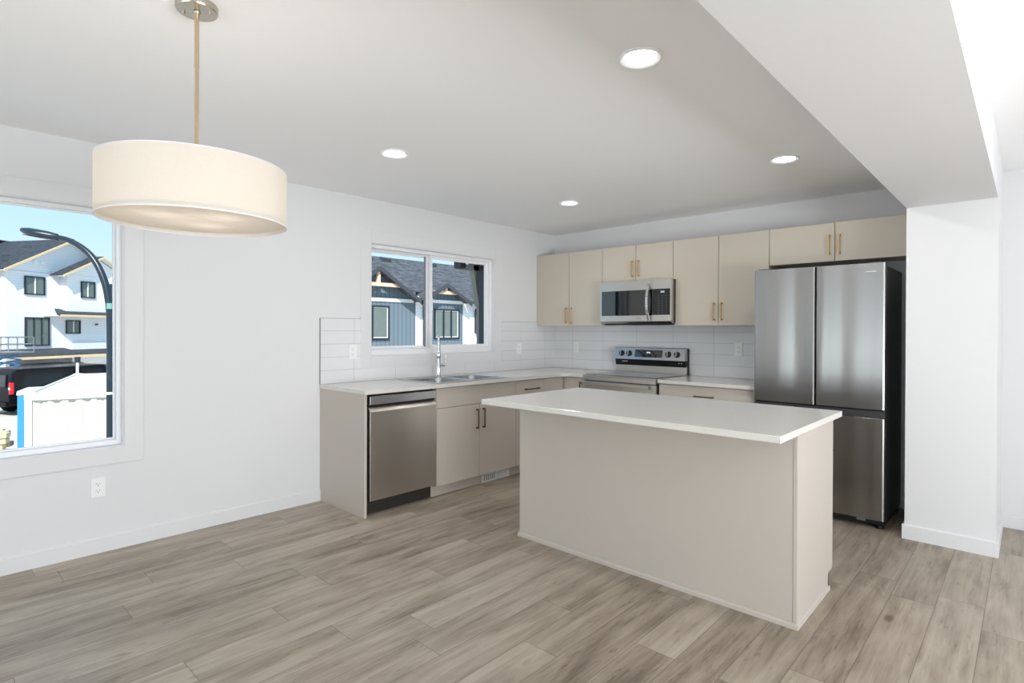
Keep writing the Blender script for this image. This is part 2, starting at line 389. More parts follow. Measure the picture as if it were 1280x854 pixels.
# baseboards
def baseboard(name, pts, side):
    mb = MB()
    for (a, b, nx, ny) in pts:
        a, b = Vector((*a, 0)), Vector((*b, 0)); nv = Vector((nx, ny, 0))
        prof = [(0, 0), (.013, 0), (.013, .086), (.009, .092), (0, .092)]
        mb.prism([a + nv * p + Vector((0, 0, z)) for p, z in prof], b - a)
    return struct(mb.build(name, TRIM))
baseboard('baseboard_left', [((0, YR), (0, -2.899), 1, 0)], 0)
baseboard('baseboard_pier', [((PX0 - .013, PYF), (PX1 + .013, PYF), 0, -1), ((PX1, PYF - .0), (PX1, -.013), 1, 0), ((PX0, PYF), (PX0, -.05), -1, 0)], 0)
baseboard('baseboard_back', [((PX1 + .013, 0), (XR, 0), 0, -1), ((3.335, 0), (PX0 - .013, 0), 0, -1)], 0)
baseboard('baseboard_right', [((XR, YR), (XR, 0), -1, 0)], 0)

# windows
def casing(mb, y0, y1, z0, z1, wd=.1, t=.006):
    mb.frame(0, 0, t, y0 - wd, y1 + wd, z0 - wd, z1 + wd, wd)
wd = thing('window_1', 'large fixed picture window looking onto the street', 'window', (0, -5.09, BW[2])); wd['kind'] = 'structure'
O = wd.location.copy()
mb = MB(O); casing(mb, *BW); mb.build('casing', TRIM, wd, .002)
mb = MB(O); mb.frame(0, -.15, -.055, BW[0], BW[1], BW[2], BW[3], .028, .034); mb.build('window_frame', VINYL, wd, .003)
mb = MB(O); mb.frame(0, -.10, -.085, BW[0] + .028, BW[1] - .028, BW[2] + .034, BW[3] - .028, .010); mb.build('glazing_bead', VINYL, wd, .002)
mb = MB(O); mb.frame(0, -.055, .0, BW[0], BW[1], BW[2], BW[3], .006); mb.build('reveal_lining', TRIM, wd, .001)
mb = MB(O); mb.frame(0, -.204, -.15, BW[0], BW[1], BW[2], BW[3], .012); mb.build('exterior_jamb', WFRAME, wd)['label'] = 'black outer jamb'
MB(O).box(-.094, -.090, BW[0] + .03, BW[1] - .03, BW[2] + .036, BW[3] - .03).build('pane', GLASS, wd)
wd = thing('window_2', 'white sliding kitchen window above the sink', 'window', (0, -1.7, KW[2])); wd['kind'] = 'structure'
O = wd.location.copy()
mb = MB(O); casing(mb, *KW); mb.build('casing', TRIM, wd, .002)
mb = MB(O); mb.frame(0, -.105, -.045, KW[0], KW[1], KW[2], KW[3], .036, .056); mb.build('window_frame', VINYL, wd, .003)
mb = MB(O); mb.frame(0, -.045, .0, KW[0], KW[1], KW[2], KW[3], .007); mb.build('reveal_lining', TRIM, wd, .001)
mb = MB(O); mb.frame(0, -.204, -.105, KW[0], KW[1], KW[2], KW[3], .034); mb.build('exterior_jamb', WFRAME, wd)['label'] = 'black outer jamb'
s1 = MB(O); s1.frame(0, -.135, -.108, KW[0] + .034, -1.755, KW[2] + .054, KW[3] - .034, .028); s1 = s1.build('fixed_sash', VINYL, wd, .002)
MB(O).box(-.124, -.120, KW[0] + .06, -1.78, KW[2] + .08, KW[3] - .06).build('pane', GLASS, s1)
MB(O).box(-.108, -.104, -1.806, -1.785, KW[2] + .07, KW[3] - .05).build('weather_strip', GASKET, s1)
s2 = MB(O); s2.frame(0, -.100, -.072, -1.762, KW[1] - .034, KW[2] + .054, KW[3] - .034, .03); s2 = s2.build('sliding_sash', VINYL, wd, .002)
MB(O).box(-.088, -.084, -1.735, KW[1] - .06, KW[2] + .08, KW[3] - .06).build('pane', GLASS, s2)
MB(O).box(-.072, -.055, -1.750, -1.738, 1.5, 1.62).build('latch', VINYL, s2, .002)
# glazing beside and behind the camera (unseen, put in for the fill light)
for nm, ax, a, u0, u1, R in (('window_3', 0, XR, RW[0], RW[1], RW), ('window_4', 1, YR - .2, QW[0], QW[1], QW)):
    mb = MB(); mb.frame(ax, a + .06, a + .14, u0, u1, R[2], R[3], .05)
    m_ = (u0 + u1) / 2
    if ax == 0: mb.box(a + .06, a + .14, m_ - .03, m_ + .03, R[2], R[3])
    else: mb.box(m_ - .03, m_ + .03, a + .06, a + .14, R[2], R[3])
    struct(mb.build(nm, VINYL))

# tiled splashbacks (part of the walls)
TZ = 1.412; CT = .899
mb = MB(); y0, y1 = -2.899, 0
mb.box(0, .008, y0, KW[0] - .1, CT, TZ); mb.box(0, .008, KW[1] + .1, -.008, CT, TZ); mb.box(0, .008, KW[0] - .1, KW[1] + .1, CT, KW[2] - .1)
struct(mb.build('trim_1', TILE_Y))
struct(MB().box(0, 3.0, -.008, 0, CT, TZ).build('trim_2', TILE_X))
mb = MB(); mb.box(0, .0095, y0 - .004, y0, CT, TZ + .003); mb.box(0, .0095, y0, KW[0] - .1, TZ, TZ + .003); mb.box(0, .0095, KW[1] + .1, -.008, TZ, TZ + .003)
struct(mb.build('trim_3', MATS['grey_gasket']))

# ------------------------------------------------------------------ cabinet helpers
DT = .019
def bar_pull(name, parent, O, p, q, out, m, w=.010):
    """square bar pull from p to q standing `out` off the door"""
    p, q, out = Vector(p), Vector(q), Vector(out); mb = MB(O)
    d = (q - p).normalized()
    mb.bar(p + out - d * .0, q + out, w, w, out if abs(out.normalized().z) < .9 else (0, 0, 1))
    for e in (p + d * .008, q - d * .008): mb.bar(e, e + out, .013, .013, d)
    return mb.build(name, m, parent, .0012, seg=1)

def wall_cabinet(label, x0, x1, z0, z1, split, hz, yf=-.318, group=None):
    t = thing('wall_cabinet', label, 'cabinet', ((x0 + x1) / 2, 0, z0), 'wall cabinets along the back wall'); O = t.location.copy()
    MB(O).box(x0 + .001, x1 - .001, yf + DT + .002, 0, z0 + .001, z1 - .001).build('carcass', LAM, t)
    for a, b, hx in ((x0, split, split - .034), (split, x1, split + .034)):
        d = MB(O).box(a + .0022, b - .0022, yf, yf + DT, z0 + .0, z1 - .0).build('door', LAM, t, .0012, seg=1)
        h = bar_pull('handle', d, O, (hx, yf, hz[0]), (hx, yf, hz[1]), (0, -.026, 0), BRASS)
        h['label'] = 'brass bar handle'
    return t
UT = 2.1455; UB = 1.372
cw = wall_cabinet('tall beige two-door wall cabinet in the corner left of the microwave', .03, .871, UB, UT, .4554, (1.40, 1.565))
MB(cw.location.copy()).box(.0, .030, -.312, -.0, UB, UT).build('filler_strip', LAM, cw)
wall_cabinet('short beige two-door wall cabinet directly above the microwave', .871, 1.6376, 1.797, UT, 1.252, (1.842, 1.996))
wall_cabinet('tall beige two-door wall cabinet between microwave and fridge', 1.6376, 2.478, UB, UT, 2.0586, (1.415, 1.57))
wall_cabinet('short beige two-door wall cabinet above the refrigerator', 2.478, PX0 - .003, 1.855, UT, 2.949, (1.905, 2.055))

FX = .624     # front plane of the window-side run
def base_run():
    # end panel
    tag(MB((0, -2.889, 0)).box(0, FX, -2.899, -2.879, 0, CT - .03).build('end_panel', LAM_SHADE, None, .001), 'greige laminate end panel closing the counter left of the dishwasher', 'panel')
    # sink cabinet
    y0, y1 = -2.254, -1.329
    t = thing('sink_cabinet', 'greige base cabinet with two doors under the sink', 'cabinet', (0, (y0 + y1) / 2, 0)); O = t.location.copy()
    MB(O).box(.02, FX - DT - .002, y0 + .001, y0 + .017, .09, CT - .03).box(.02, FX - DT - .002, y1 - .017, y1 - .001, .09, CT - .03).box(.02, FX - DT - .002, y0 + .017, y1 - .017, .09, .106).box(.02, .03, y0 + .017, y1 - .017, .106, CT - .03).box(FX - .04, FX - DT - .002, y0 + .017, y1 - .017, .70, CT - .03).build('carcass', LAM_SHADE, t)
    MB(O).box(FX - DT, FX, y0 + .002, y1 - .002, .706, CT - .036).build('false_front', LAM_SHADE, t, .0012, seg=1)
    for a, b, hy in ((y0, -1.785, -1.819), (-1.785, y1, -1.745)):
        d = MB(O).box(FX - DT, FX, a + .002, b - .002, .093, .702).build('door', LAM_SHADE, t, .0012, seg=1)
        bar_pull('handle', d, O, (FX, hy, .497), (FX, hy, .664), (.026, 0, 0), BRONZE)['label'] = 'bronze bar handle'
    MB(O).box(.5, .56, y0 - .004, y1, 0, .089).build('toe_kick', LAM_SHADE, t)
    # drawer cabinet
    y0, y1 = -1.329, -.935
    t = thing('drawer_cabinet', 'narrow greige base cabinet with a top drawer right of the sink', 'cabinet', (0, (y0 + y1) / 2, 0)); O = t.location.copy()
    MB(O).box(.02, FX - DT - .002, y0 + .001, y1 - .001, .09, CT - .031).build('carcass', LAM_SHADE, t)
    d = MB(O).box(FX - DT, FX, y0 + .002, y1 - .002, .706, CT - .036).build('drawer', LAM_SHADE, t, .0012, seg=1)
    bar_pull('handle', d, O, (FX, -1.215, .781), (FX, -1.023, .781), (.026, 0, 0), BRONZE)['label'] = 'dark bronze bar handle'
    d = MB(O).box(FX - DT, FX, y0 + .002, y1 - .002, .093, .702).build('door', LAM_SHADE, t, .0012, seg=1)
    bar_pull('handle', d, O, (FX, y1 - .04, .497), (FX, y1 - .04, .664), (.026, 0, 0), BRONZE)
    MB(O).box(.5, .56, y0, y1, 0, .089).build('toe_kick', LAM_SHADE, t)
    # corner cabinet (L shaped)
    t = thing('corner_cabinet', 'greige base cabinet filling the corner left of the range', 'cabinet', (.3, -.3, 0)); O = t.location.copy()
    MB(O).box(.02, FX - DT - .002, -.934, -.02, .09, CT - .031).box(FX - DT - .002, .868, -.624 + DT + .002, -.02, .09, CT - .031).build('carcass', LAM_SHADE, t)
    MB(O).box(FX - DT, FX, -.933, -.645, .093, CT - .036).build('blank_panel', LAM_SHADE, t, .0012, seg=1)
    MB(O).box(FX - DT, FX, -.642, -.626, .093, CT - .036).build('corner_post', LAM_SHADE, t)
    d = MB(O).box(FX + .004, .866, -.624, -.624 + DT, .093, CT - .036).build('door', LAM_SHADE, t, .0012, seg=1)
    bar_pull('handle', d, O, (.838, -.624, .66), (.838, -.624, .825), (0, -.026, 0), BRONZE)['label'] = 'bronze bar handle'
    MB(O).box(.5, .56, -.934, -.56, 0, .089).box(.5, .868, -.56, -.5, 0, .089).build('toe_kick', LAM_SHADE, t)
    # drawers right of the range
    x0, x1 = 1.664, 2.478
    t = thing('drawer_cabinet', 'wide greige base cabinet with drawers between range and fridge', 'cabinet', ((x0 + x1) / 2, -.3, 0)); O = t.location.copy()
    MB(O).box(x0 + .001, x1 - .001, -.624 + DT + .002, -.02, .09, CT - .031).build('carcass', LAM_SHADE, t)
    for z0, z1 in ((.706, CT - .036), (.40, .702), (.093, .396)):
        d = MB(O).box(x0 + .002, x1 - .002, -.624, -.624 + DT, z0, z1).build('drawer', LAM_SHADE, t, .0012, seg=1)
        hz = z1 - .08 if z1 > .8 else z1 - .07
        bar_pull('handle', d, O, (1.99, -.624, hz), (2.155, -.624, hz), (0, -.026, 0), BRONZE)['label'] = 'bronze bar handle'
    MB(O).box(x0, x1, -.56, -.5, 0, .089).build('toe_kick', LAM_SHADE, t)
base_run()

# worktops
SK = (.085, .600, -2.235, -1.405)     # sink outer rim x0 x1 y0 y1
BAS = [(.165, .560, -2.195, -1.845), (.165, .560, -1.795, -1.445)]   # two bowls
def worktop_left():
    zb, zt = CT - .03, CT; mb = MB((0, -2.9, zb))
    hx0, hx1, hy0, hy1 = SK[0] + .02, SK[1] - .02, SK[2] + .02, SK[3] - .02
    ov = .644
    mb.box(.0, ov, -2.905, hy0, zb, zt); mb.box(.0, hx0, hy0, hy1, zb, zt); mb.box(hx1, ov, hy0, hy1, zb, zt)
    # right portion as an L with a small radius at the inner corner
    r = .07; pts = [(0, hy1), (ov, hy1), (ov, -.644 - r)]
    for k in range(1, 8):
        a = PI - k * PI / 2 / 8; pts.append((ov + r + r * math.cos(a), -.644 - r + r * math.sin(a)))
    pts += [(ov + r, -.644), (.876, -.644), (.876, -.009), (.0085, -.009), (.0085, -.86), (0, -.86)]
    mb.prism([(x, y, zb) for x, y in pts], (0, 0, zt - zb))
    o = mb.build('worktop', QUARTZ, None, .0015, seg=1)
    return tag(o, 'white quartz worktop along the window wall and round the corner', 'countertop')
worktop_left()
tag(MB((1.66, -.3, CT - .03)).box(1.660, 2.480, -.644, -.009, CT - .03, CT).build('worktop', QUARTZ, None, .0015, seg=1), 'short white quartz worktop between the range and the fridge', 'countertop')

# sink and tap
def sink():
    t = thing('kitchen_sink', 'stainless double-bowl drop-in sink below the sliding window', 'sink', (.34, -1.82, CT)); O = t.location.copy()
    z = CT + .0045; mb = MB(O)
    xs = [SK[0], BAS[0][0], BAS[0][1], SK[1]]; ys = [SK[2], BAS[0][2], BAS[0][3], BAS[1][2], BAS[1][3], SK[3]]
    for i in range(3):
        for j in range(5):
            if i == 1 and j in (1, 3): continue
            mb.box(xs[i], xs[i + 1], ys[j], ys[j + 1], CT + .0005, z)
    bmesh.ops.remove_doubles(mb.bm, verts=mb.bm.verts, dist=1e-5)
    mb.build('rim', SINKM, t)
    mb = MB(O); mb.frame(0, 0, 0, 0, 0, 0, 0, 0) if False else None
    for b in BAS:
        mb = MB(O); n = 8
        def ring(x0, x1, y0, y1, zz, r):
            out = []
            for cx, cy, a0 in ((x1 - r, y1 - r, 0), (x0 + r, y1 - r, PI / 2), (x0 + r, y0 + r, PI), (x1 - r, y0 + r, 1.5 * PI)):
                for k in range(n + 1):
                    a = a0 + k * PI / 2 / n; out.append(mb.bm.verts.new(Vector((cx + r * math.cos(a), cy + r * math.sin(a), zz)) - O))
            return out
        R = [ring(b[0], b[1], b[2], b[3], z, .004), ring(b[0] + .006, b[1] - .006, b[2] + .006, b[3] - .006, z - .006, .05),
             ring(b[0] + .015, b[1] - .015, b[2] + .015, b[3] - .015, z - .14, .06), ring(b[0] + .05, b[1] - .05, b[2] + .05, b[3] - .05, z - .17, .07)]
        for A, B in zip(R, R[1:]):
            for k in range(len(A)): mb.bm.faces.new((A[k], A[(k + 1) % len(A)], B[(k + 1) % len(A)], B[k]))
        mb.bm.faces.new(R[-1])
        bo = mb.build('bowl', SINKM, t, smooth=True)
        c = ((b[0] + b[1]) / 2, (b[2] + b[3]) / 2, z - .169)
        MB(O).lathe(c, [(.04, 0), (.04, .003), (.03, .004), (.02, .001)], 24).build('drain', CHROME, bo, smooth=True)
    return t
sink()
def faucet():
    bx, by = .128, -1.822; z0 = CT + .0045
    t = thing('kitchen_faucet', 'tall chrome pull-down faucet standing behind the sink', 'faucet', (bx, by, z0)); O = t.location.copy()
    MB(O).lathe((bx, by, z0), [(.027, 0), (.027, .006), (.021, .01), (.019, .012), (.019, .16), (.0165, .17), (.0125, .175)], 28).build('body', CHROME, t, smooth=True)
    d = Vector((.77, -.64, 0)); path = []
    zt = z0 + .315; r = .055
    path.append(Vector((bx, by, z0 + .165)))
    for k in range(13):
        a = PI - k * PI / 12; path.append(Vector((bx, by, zt)) + d * (r + r * math.cos(a)) + Vector((0, 0, r * math.sin(a) * 1.0)))
    path.append(path[-1] + Vector((0, 0, -.02)))
    MB(O).tube(path, .0115, 18).build('spout', CHROME, t, smooth=True)
    e = path[-1]
    h = MB(O).tube([e, e + Vector((0, 0, -.012)), e + Vector((0, 0, -.05)), e + Vector((0, 0, -.098)), e + Vector((0, 0, -.112))], [.013, .0155, .0165, .021, .019], 20).build('spray_head', CHROME, t, smooth=True)
    MB(O).tube([e + Vector((0, 0, -.112)), e + Vector((0, 0, -.118))], .018, 20).build('nozzle', DARK, h, smooth=True)
    s = e + d * .015 + Vector((0, 0, -.06)); MB(O).bar(s, s + d * .004 + Vector((0, 0, -.028)), .012, .003, d).build('button', DARK, h, .001)
    q = Vector((.66, .75, 0)); c = Vector((bx, by, z0 + .105))
    lv = MB(O).tube([c + q * .015, c + q * .06], .0135, 16).tube([c + q * .05, c + q * .058 + Vector((0, 0, .03)), c + q * .068 + Vector((0, 0, .10))], [.006, .0055, .005], 12)
    lv.build('lever', CHROME, t, smooth=True)
faucet()

# dishwasher
def dishwasher():
    y0, y1 = -2.862, -2.256
    t = thing('dishwasher', 'stainless steel dishwasher with pocket handle under the worktop', 'dishwasher', (.3, (y0 + y1) / 2, 0)); O = t.location.copy()
    MB(O).box(.03, .585, y0 + .004, y1 - .004, .10, .862).build('tub', DARK, t)
    y0 += .003; y1 -= .002
    # door: profile in x-z, extruded along y
    prof = [(.590, .112), (.634, .112), (.634, .742), (.612, .772), (.602, .777), (.590, .777)]
    MB(O).prism([(x, y0, z) for x, z in prof], (0, y1 - y0, 0)).build('door', STEELD, t, .002)
    MB(O).box(.588, .6, y0, y1, .777, .793).build('pocket_shadow_gap', DARK, t)
    MB(O).box(.590, .632, y0, y1, .793, .852).build('control_strip', STEEL, t, .002)['label'] = 'pale steel strip above the handle pocket'
    MB(O).box(.50, .56, y0, y1 + .0, 0.0, .10).build('toe_kick', KICK, t)['label'] = 'dark brown kick plate'
dishwasher()

# floor register in the toe kick
t = thing('floor_register', 'white louvred air register set in the toe kick below the sink doors', 'vent', (.56, -1.524, 0)); O = t.location.copy()
mb = MB(O); mb.frame(0, .5605, .567, -1.696, -1.352, 0.001, .078, .012); mb.box(.5605, .567, -1.532, -1.516, .013, .066); mb.build('faceplate', PLATE, t, .001)
MB(O).box(.5602, .561, -1.684, -1.364, .012, .067).build('duct_opening', SLOT, t)
mb = MB(O)
for k in range(9):
    yy = -1.678 + k * .0165; mb.hexa([(.562, yy, .014), (.566, yy + .003, .014), (.566, yy + .006, .014), (.562, yy + .003, .014), (.562, yy, .065), (.566, yy + .003, .065), (.566, yy + .006, .065), (.562, yy + .003, .065)])
mb.build('louvre_left', PLATE, t)
mb = MB(O)
for k in range(9):
    yy = -1.512 + k * .0165; mb.hexa([(.562, yy, .014), (.566, yy + .0, .014), (.566, yy + .011, .014), (.562, yy + .011, .014), (.562, yy, .065), (.566, yy + .0, .065), (.566, yy + .011, .065), (.562, yy + .011, .065)])
mb.build('louvre_right', PLATE, t)

# range
def cooker():
    x0, x1 = .882, 1.654
    t = thing('electric_range', 'stainless freestanding electric range with black glass cooktop', 'oven', (1.268, -.33, 0)); O = t.location.copy()
    MB(O).box(x0 + .004, x1 - .004, -.62, -.03, .03, .893).build('body', DARK, t)
    MB(O).box(x0 - .003, x1 + .003, -.655, -.105, .893, .905).build('cooktop_trim', STEELH, t, .002)
    ck = MB(O).box(x0 + .012, x1 - .012, -.63, -.112, .9055, .9085).build('cooktop', BGLASS, t, .001)
    for cx, cy, r in ((1.07, -.47, .10), (1.47, -.47, .115), (1.07, -.22, .075), (1.47, -.22, .075)):
        MB(O).lathe((cx, cy, .9086), [(r - .002, 0), (r - .002, .0002), (r, .0002), (r, 0)], 40, close=True).build('burner_ring', MARKD, ck)
    MB(O).box(x0, x1, -.665, -.60, .852, .892).build('front_fascia', STEELH, t, .003)
    od = MB(O).box(x0, x1, -.655, -.622, .24, .846).build('oven_door', STEELH, t, .003)
    MB(O).box(x0 + .06, x1 - .06, -.657, -.655, .34, .74).build('door_window', BGLASS, od, .001)
    mb = MB(O); mb.box(x0 + .05, x1 - .05, -.705, -.690, .812, .842)
    for hx in (x0 + .05, x1 - .072): mb.box(hx, hx + .022, -.692, -.654, .812, .842)
    mb.build('handle', STEELH, od, .003)
    MB(O).box(x0, x1, -.65, -.622, .06, .232).build('storage_drawer', STEELH, t, .003)
    for lx in (x0 + .05, x1 - .05):
        for ly in (-.58, -.08): MB(O).tube([(lx, ly, 0), (lx, ly, .032)], .018, 12).build('foot', DARK, t)
    # backguard
    z0, z1 = .905, 1.156
    MB(O).box(x0, x1, -.055, -.012, z0, z1 - .004).build('backguard', DARK, t)
    prof = [(-.055, .985), (-.055, .905), (-.078, .905), (-.078, .975)]
    MB(O).prism([(x0, y, z) for y, z in prof], (x1 - x0, 0, 0)).build('backguard_lower', STEELH, t, .001)
    MB(O).prism([(x0 + .002, y, z) for y, z in [(-.055, .985), (-.079, .976), (-.092, 1.03), (-.098, 1.036), (-.055, 1.04)]], (x1 - x0 - .004, 0, 0)).build('vent_recess', DARK, t)
    yb, zb_, yt, ztp = -.112, 1.036, -.086, 1.152
    cp = MB(O).prism([(x0, -.055, zb_), (x0, yb, zb_), (x0, yt, ztp), (x0, yt + .008, z1), (x0, -.012, z1)], (x1 - x0, 0, 0)).build('control_panel', STEEL, t, .002)
    nrm = Vector((0, -(ztp - zb_), (yt - yb))).normalized(); dn = Vector((0, yt - yb, ztp - zb_)).normalized()
    def on(x, s): return Vector((x, yb, zb_)) + dn * ((ztp - zb_) * s)
    a, b = 1.118, 1.418
    dp = MB(O).prism([on(a, .22) + nrm * .0004, on(b, .22) + nrm * .0004, on(b, .86) + nrm * .0004, on(a, .86) + nrm * .0004], nrm * .002).build('display', BGLASS, t)
    mb = MB(O)
    for k, dx in enumerate((0, .009, .021, .030)):
        c = on(1.252 + dx, .58) + nrm * .0028; mb.frame(1, c.y - .0003, c.y, c.x, c.x + .0065, c.z, c.z + .012, .0016)
    mb.build('clock_digits', emit('clock_glow', (.8, .92, 1), 1.6), dp)
    for i in range(10):
        for j in range(2):
            c = on(1.14 + i * .012 + (.14 if i > 4 else 0), .38 + .25 * j) + nrm * .0028
            MB(O).box(c.x, c.x + .006, c.y - .0003, c.y, c.z, c.z + .002).build('touch_key', MARKD, dp)
    for kx in (.966, 1.052, 1.482, 1.572):
        c = on(kx, .52)
        k = MB(O).tube([c, c + nrm * .006, c + nrm * .018, c + nrm * .02], [.029, .029, .025, .022], 28).build('knob', DARK, t, smooth=True)
        MB(O).bar(c + nrm * .024 - dn * .022, c + nrm * .024 + dn * .022, .013, .012, nrm).build('knob_grip', STEEL, k, .002)
    MB(O).box(.965, 1.03, -.0915, -.090, 1.010, 1.017).build('maker_mark', MARK, t)
    for k in range(2): MB(O).box(1.582 + k * .026, 1.592 + k * .026, -.0915, -.090, 1.008, 1.017).build('badge', MARK, t)
cooker()

# microwave
def microwave():
    x0, x1, z0, z1, yf = .902, 1.665, 1.392, 1.794, -.40
    t = thing('microwave', 'stainless over-the-range microwave with black glass door', 'microwave', ((x0 + x1) / 2, 0, z0)); O = t.location.copy()
    MB(O).box(x0 + .002, x1, -.362, -.001, z0 + .004, z1).build('body', mat('microwave_case', (52, 52, 50), .5, noise=.04), t)
    MB(O).box(x0 + .03, x1 - .01, -.355, -.01, z0 - .014, z0 + .004).build('vent_underside', DARK, t)
    MB(O).box(x0 + .14, x0 + .24, -.34, -.26, z0 - .017, z0 - .014).build('cooktop_light', MARK, t)
    W = x1 - x0; H = z1 - z0; xs = x0 + W * .755
    dr = MB(O); zg0, zg1 = z0 + .075, z1 - .088
    dr.box(x0, x0 + .018, yf, -.364, z0 + .02, z1); dr.box(x0 + .018, xs - .002, yf, -.364, z0 + .02, zg0); dr.box(x0 + .018, xs - .002, yf, -.364, zg1, z1); dr.box(xs - .055, xs - .002, yf + .001, -.364, zg0, zg1)
    dr = dr.build('door', STEELH, t)
    MB(O).box(x0 + .018, xs - .055, yf + .003, -.37, zg0, zg1).build('glass', BGLASS, dr)
    MB(O).box(xs - .055, xs - .003, yf - .0006, yf + .001, zg0, zg1).build('door_edge_glass', BGLASS, dr)
    # bowed handle
    hx = xs - .035; path = []
    for k in range(15):
        s = k / 14; path.append((hx, yf - .012 - .040 * math.sin(PI * s) ** .8, zg0 - .045 + s * (zg1 - zg0 + .095)))
    mb = MB(O); n = len(path)
    for a, b in zip(path, path[1:]): mb.bar(a, b, .026, .012, (0, 1, 0))
    for e in (path[0], path[-1]): mb.box(hx - .012, hx + .012, yf - .018, yf, e[2] - .006, e[2] + .006)
    mb.build('handle', CHROME, dr, .003)
    cp = MB(O); cp.box(xs, xs + .012, yf, -.364, z0 + .02, z1); cp.box(x1 - .016, x1, yf, -.364, z0 + .02, z1); cp.box(xs + .012, x1 - .016, yf, -.364, z0 + .02, zg0 + .002); cp.box(xs + .012, x1 - .016, yf, -.364, zg1 + .002, z1)
    cp = cp.build('control_panel', STEELH, t)
    kg = MB(O).box(xs + .0, x1 - .014, yf - .0008, -.37, zg0 + .002, zg1 + .002).build('keypad_glass', mat('keypad_glass', (26, 27, 30), .12, noise=.02), t)
    MB(O).box(xs + .08, xs + .118, yf - .0014, yf - .0008, zg1 - .034, zg1 - .018).build('display', emit('microwave_clock', (.75, .85, .95), .55), kg)
    for i in range(3):
        for j in range(8): MB(O).box(xs + .055 + i * .038, xs + .062 + i * .038, yf - .0014, yf - .0008, zg0 + .02 + j * .022, zg0 + .0245 + j * .022).build('key', MARKD, kg)
    MB(O).prism([(x0, yf, z0 + .018), (x0, yf + .02, z0), (x0, -.364, z0), (x0, -.364, z0 + .018)], (W, 0, 0)).build('bottom_lip', STEELH, t)
    MB(O).box(x0 + .40, x0 + .46, yf - .0006, yf, z0 + .045, z0 + .050).build('maker_mark', MARKD, dr)
microwave()

# refrigerator
def fridge():
    x0, x1, yf = 2.492, 3.334, -.6909; zt = 1.784
    t = thing('refrigerator', 'tall stainless french-door refrigerator beside the white pier', 'refrigerator', (2.913, -.35, 0)); O = t.location.copy()
    MB(O).box(x0 + .006, x1 - .004, yf + .062, -.03, .035, zt - .018).build('cabinet', FRIDGE_SIDE, t, .004)
    def door(a, b, z0, z1, nm):
        # front gently rounded at its vertical edges
        pts = [(a, yf + .058), (a, yf + .014), (a + .004, yf + .005), (a + .012, yf + .001), (a + .05, yf), (b - .05, yf), (b - .012, yf + .001), (b - .004, yf + .005), (b, yf + .014), (b, yf + .058)]
        return MB(O).prism([(x, y, z0) for x, y in pts], (0, 0, z1 - z0)).build(nm, STEELF, t, .0015, seg=1)
    xm = 2.9148
    door(x0, xm - .003, .802, zt, 'door')
    d = door(xm + .003, x1, .802, zt, 'door')
    MB(O).box(3.222, 3.280, yf - .0005, yf + .001, 1.723, 1.729).build('maker_mark', MARK, d)
    MB(O).box(x0 + .01, x1 - .01, yf + .03, yf + .06, .775, .803).build('shadow_gap', DARK, t)
    MB(O).box(x0 + .008, x1 - .003, yf + .012, yf + .06, .745, .792).build('recessed_grip', FRIDGE_SIDE, t, .004)
    # freezer drawer with a scooped right and left edge
    door(x0, x1, .065, .744, 'freezer_drawer')
    MB(O).box(xm - .012, xm + .012, yf + .03, -.1, .82, zt - .01).build('centre_seal', DARK, t)
    MB(O).box(x0 + .01, x1 - .006, yf + .04, -.05, .028, .064).build('base_grille', DARK, t)
    for fx in (x0 + .07, x1 - .035):
        for fy in (yf + .07, -.09): MB(O).tube([(fx, fy, 0), (fx, fy, .012), (fx, fy, .03)], [.024, .024, .015], 14).build('foot', DARK, t)
    MB(O).box(3.17, 3.22, yf + .034, yf + .045, .04, .058).build('level_foot_cover', MARKD, t)
    for fx in (x0 + .06, x1 - .06): MB(O).box(fx - .035, fx + .035, yf + .01, yf + .12, zt - .016, zt + .006).build('hinge_cover', FRIDGE_SIDE, t, .004)
fridge()
# fridge power cord in the gap
cp = [(3.338 + .012 * k, -.028 - .004 * math.sin(k), .215 + .02 * k - .0002 * k * k) for k in range(8)]
tag(MB(cp[0]).tube([(3.352, -.02, .24), (3.375, -.022, .236), (3.40, -.022, .25), (3.425, -.02, .262), (3.44, -.016, .262)], .004, 8).build('power_cord', DARK, None, smooth=True), 'thin black power cord in the gap beside the fridge', 'cord')

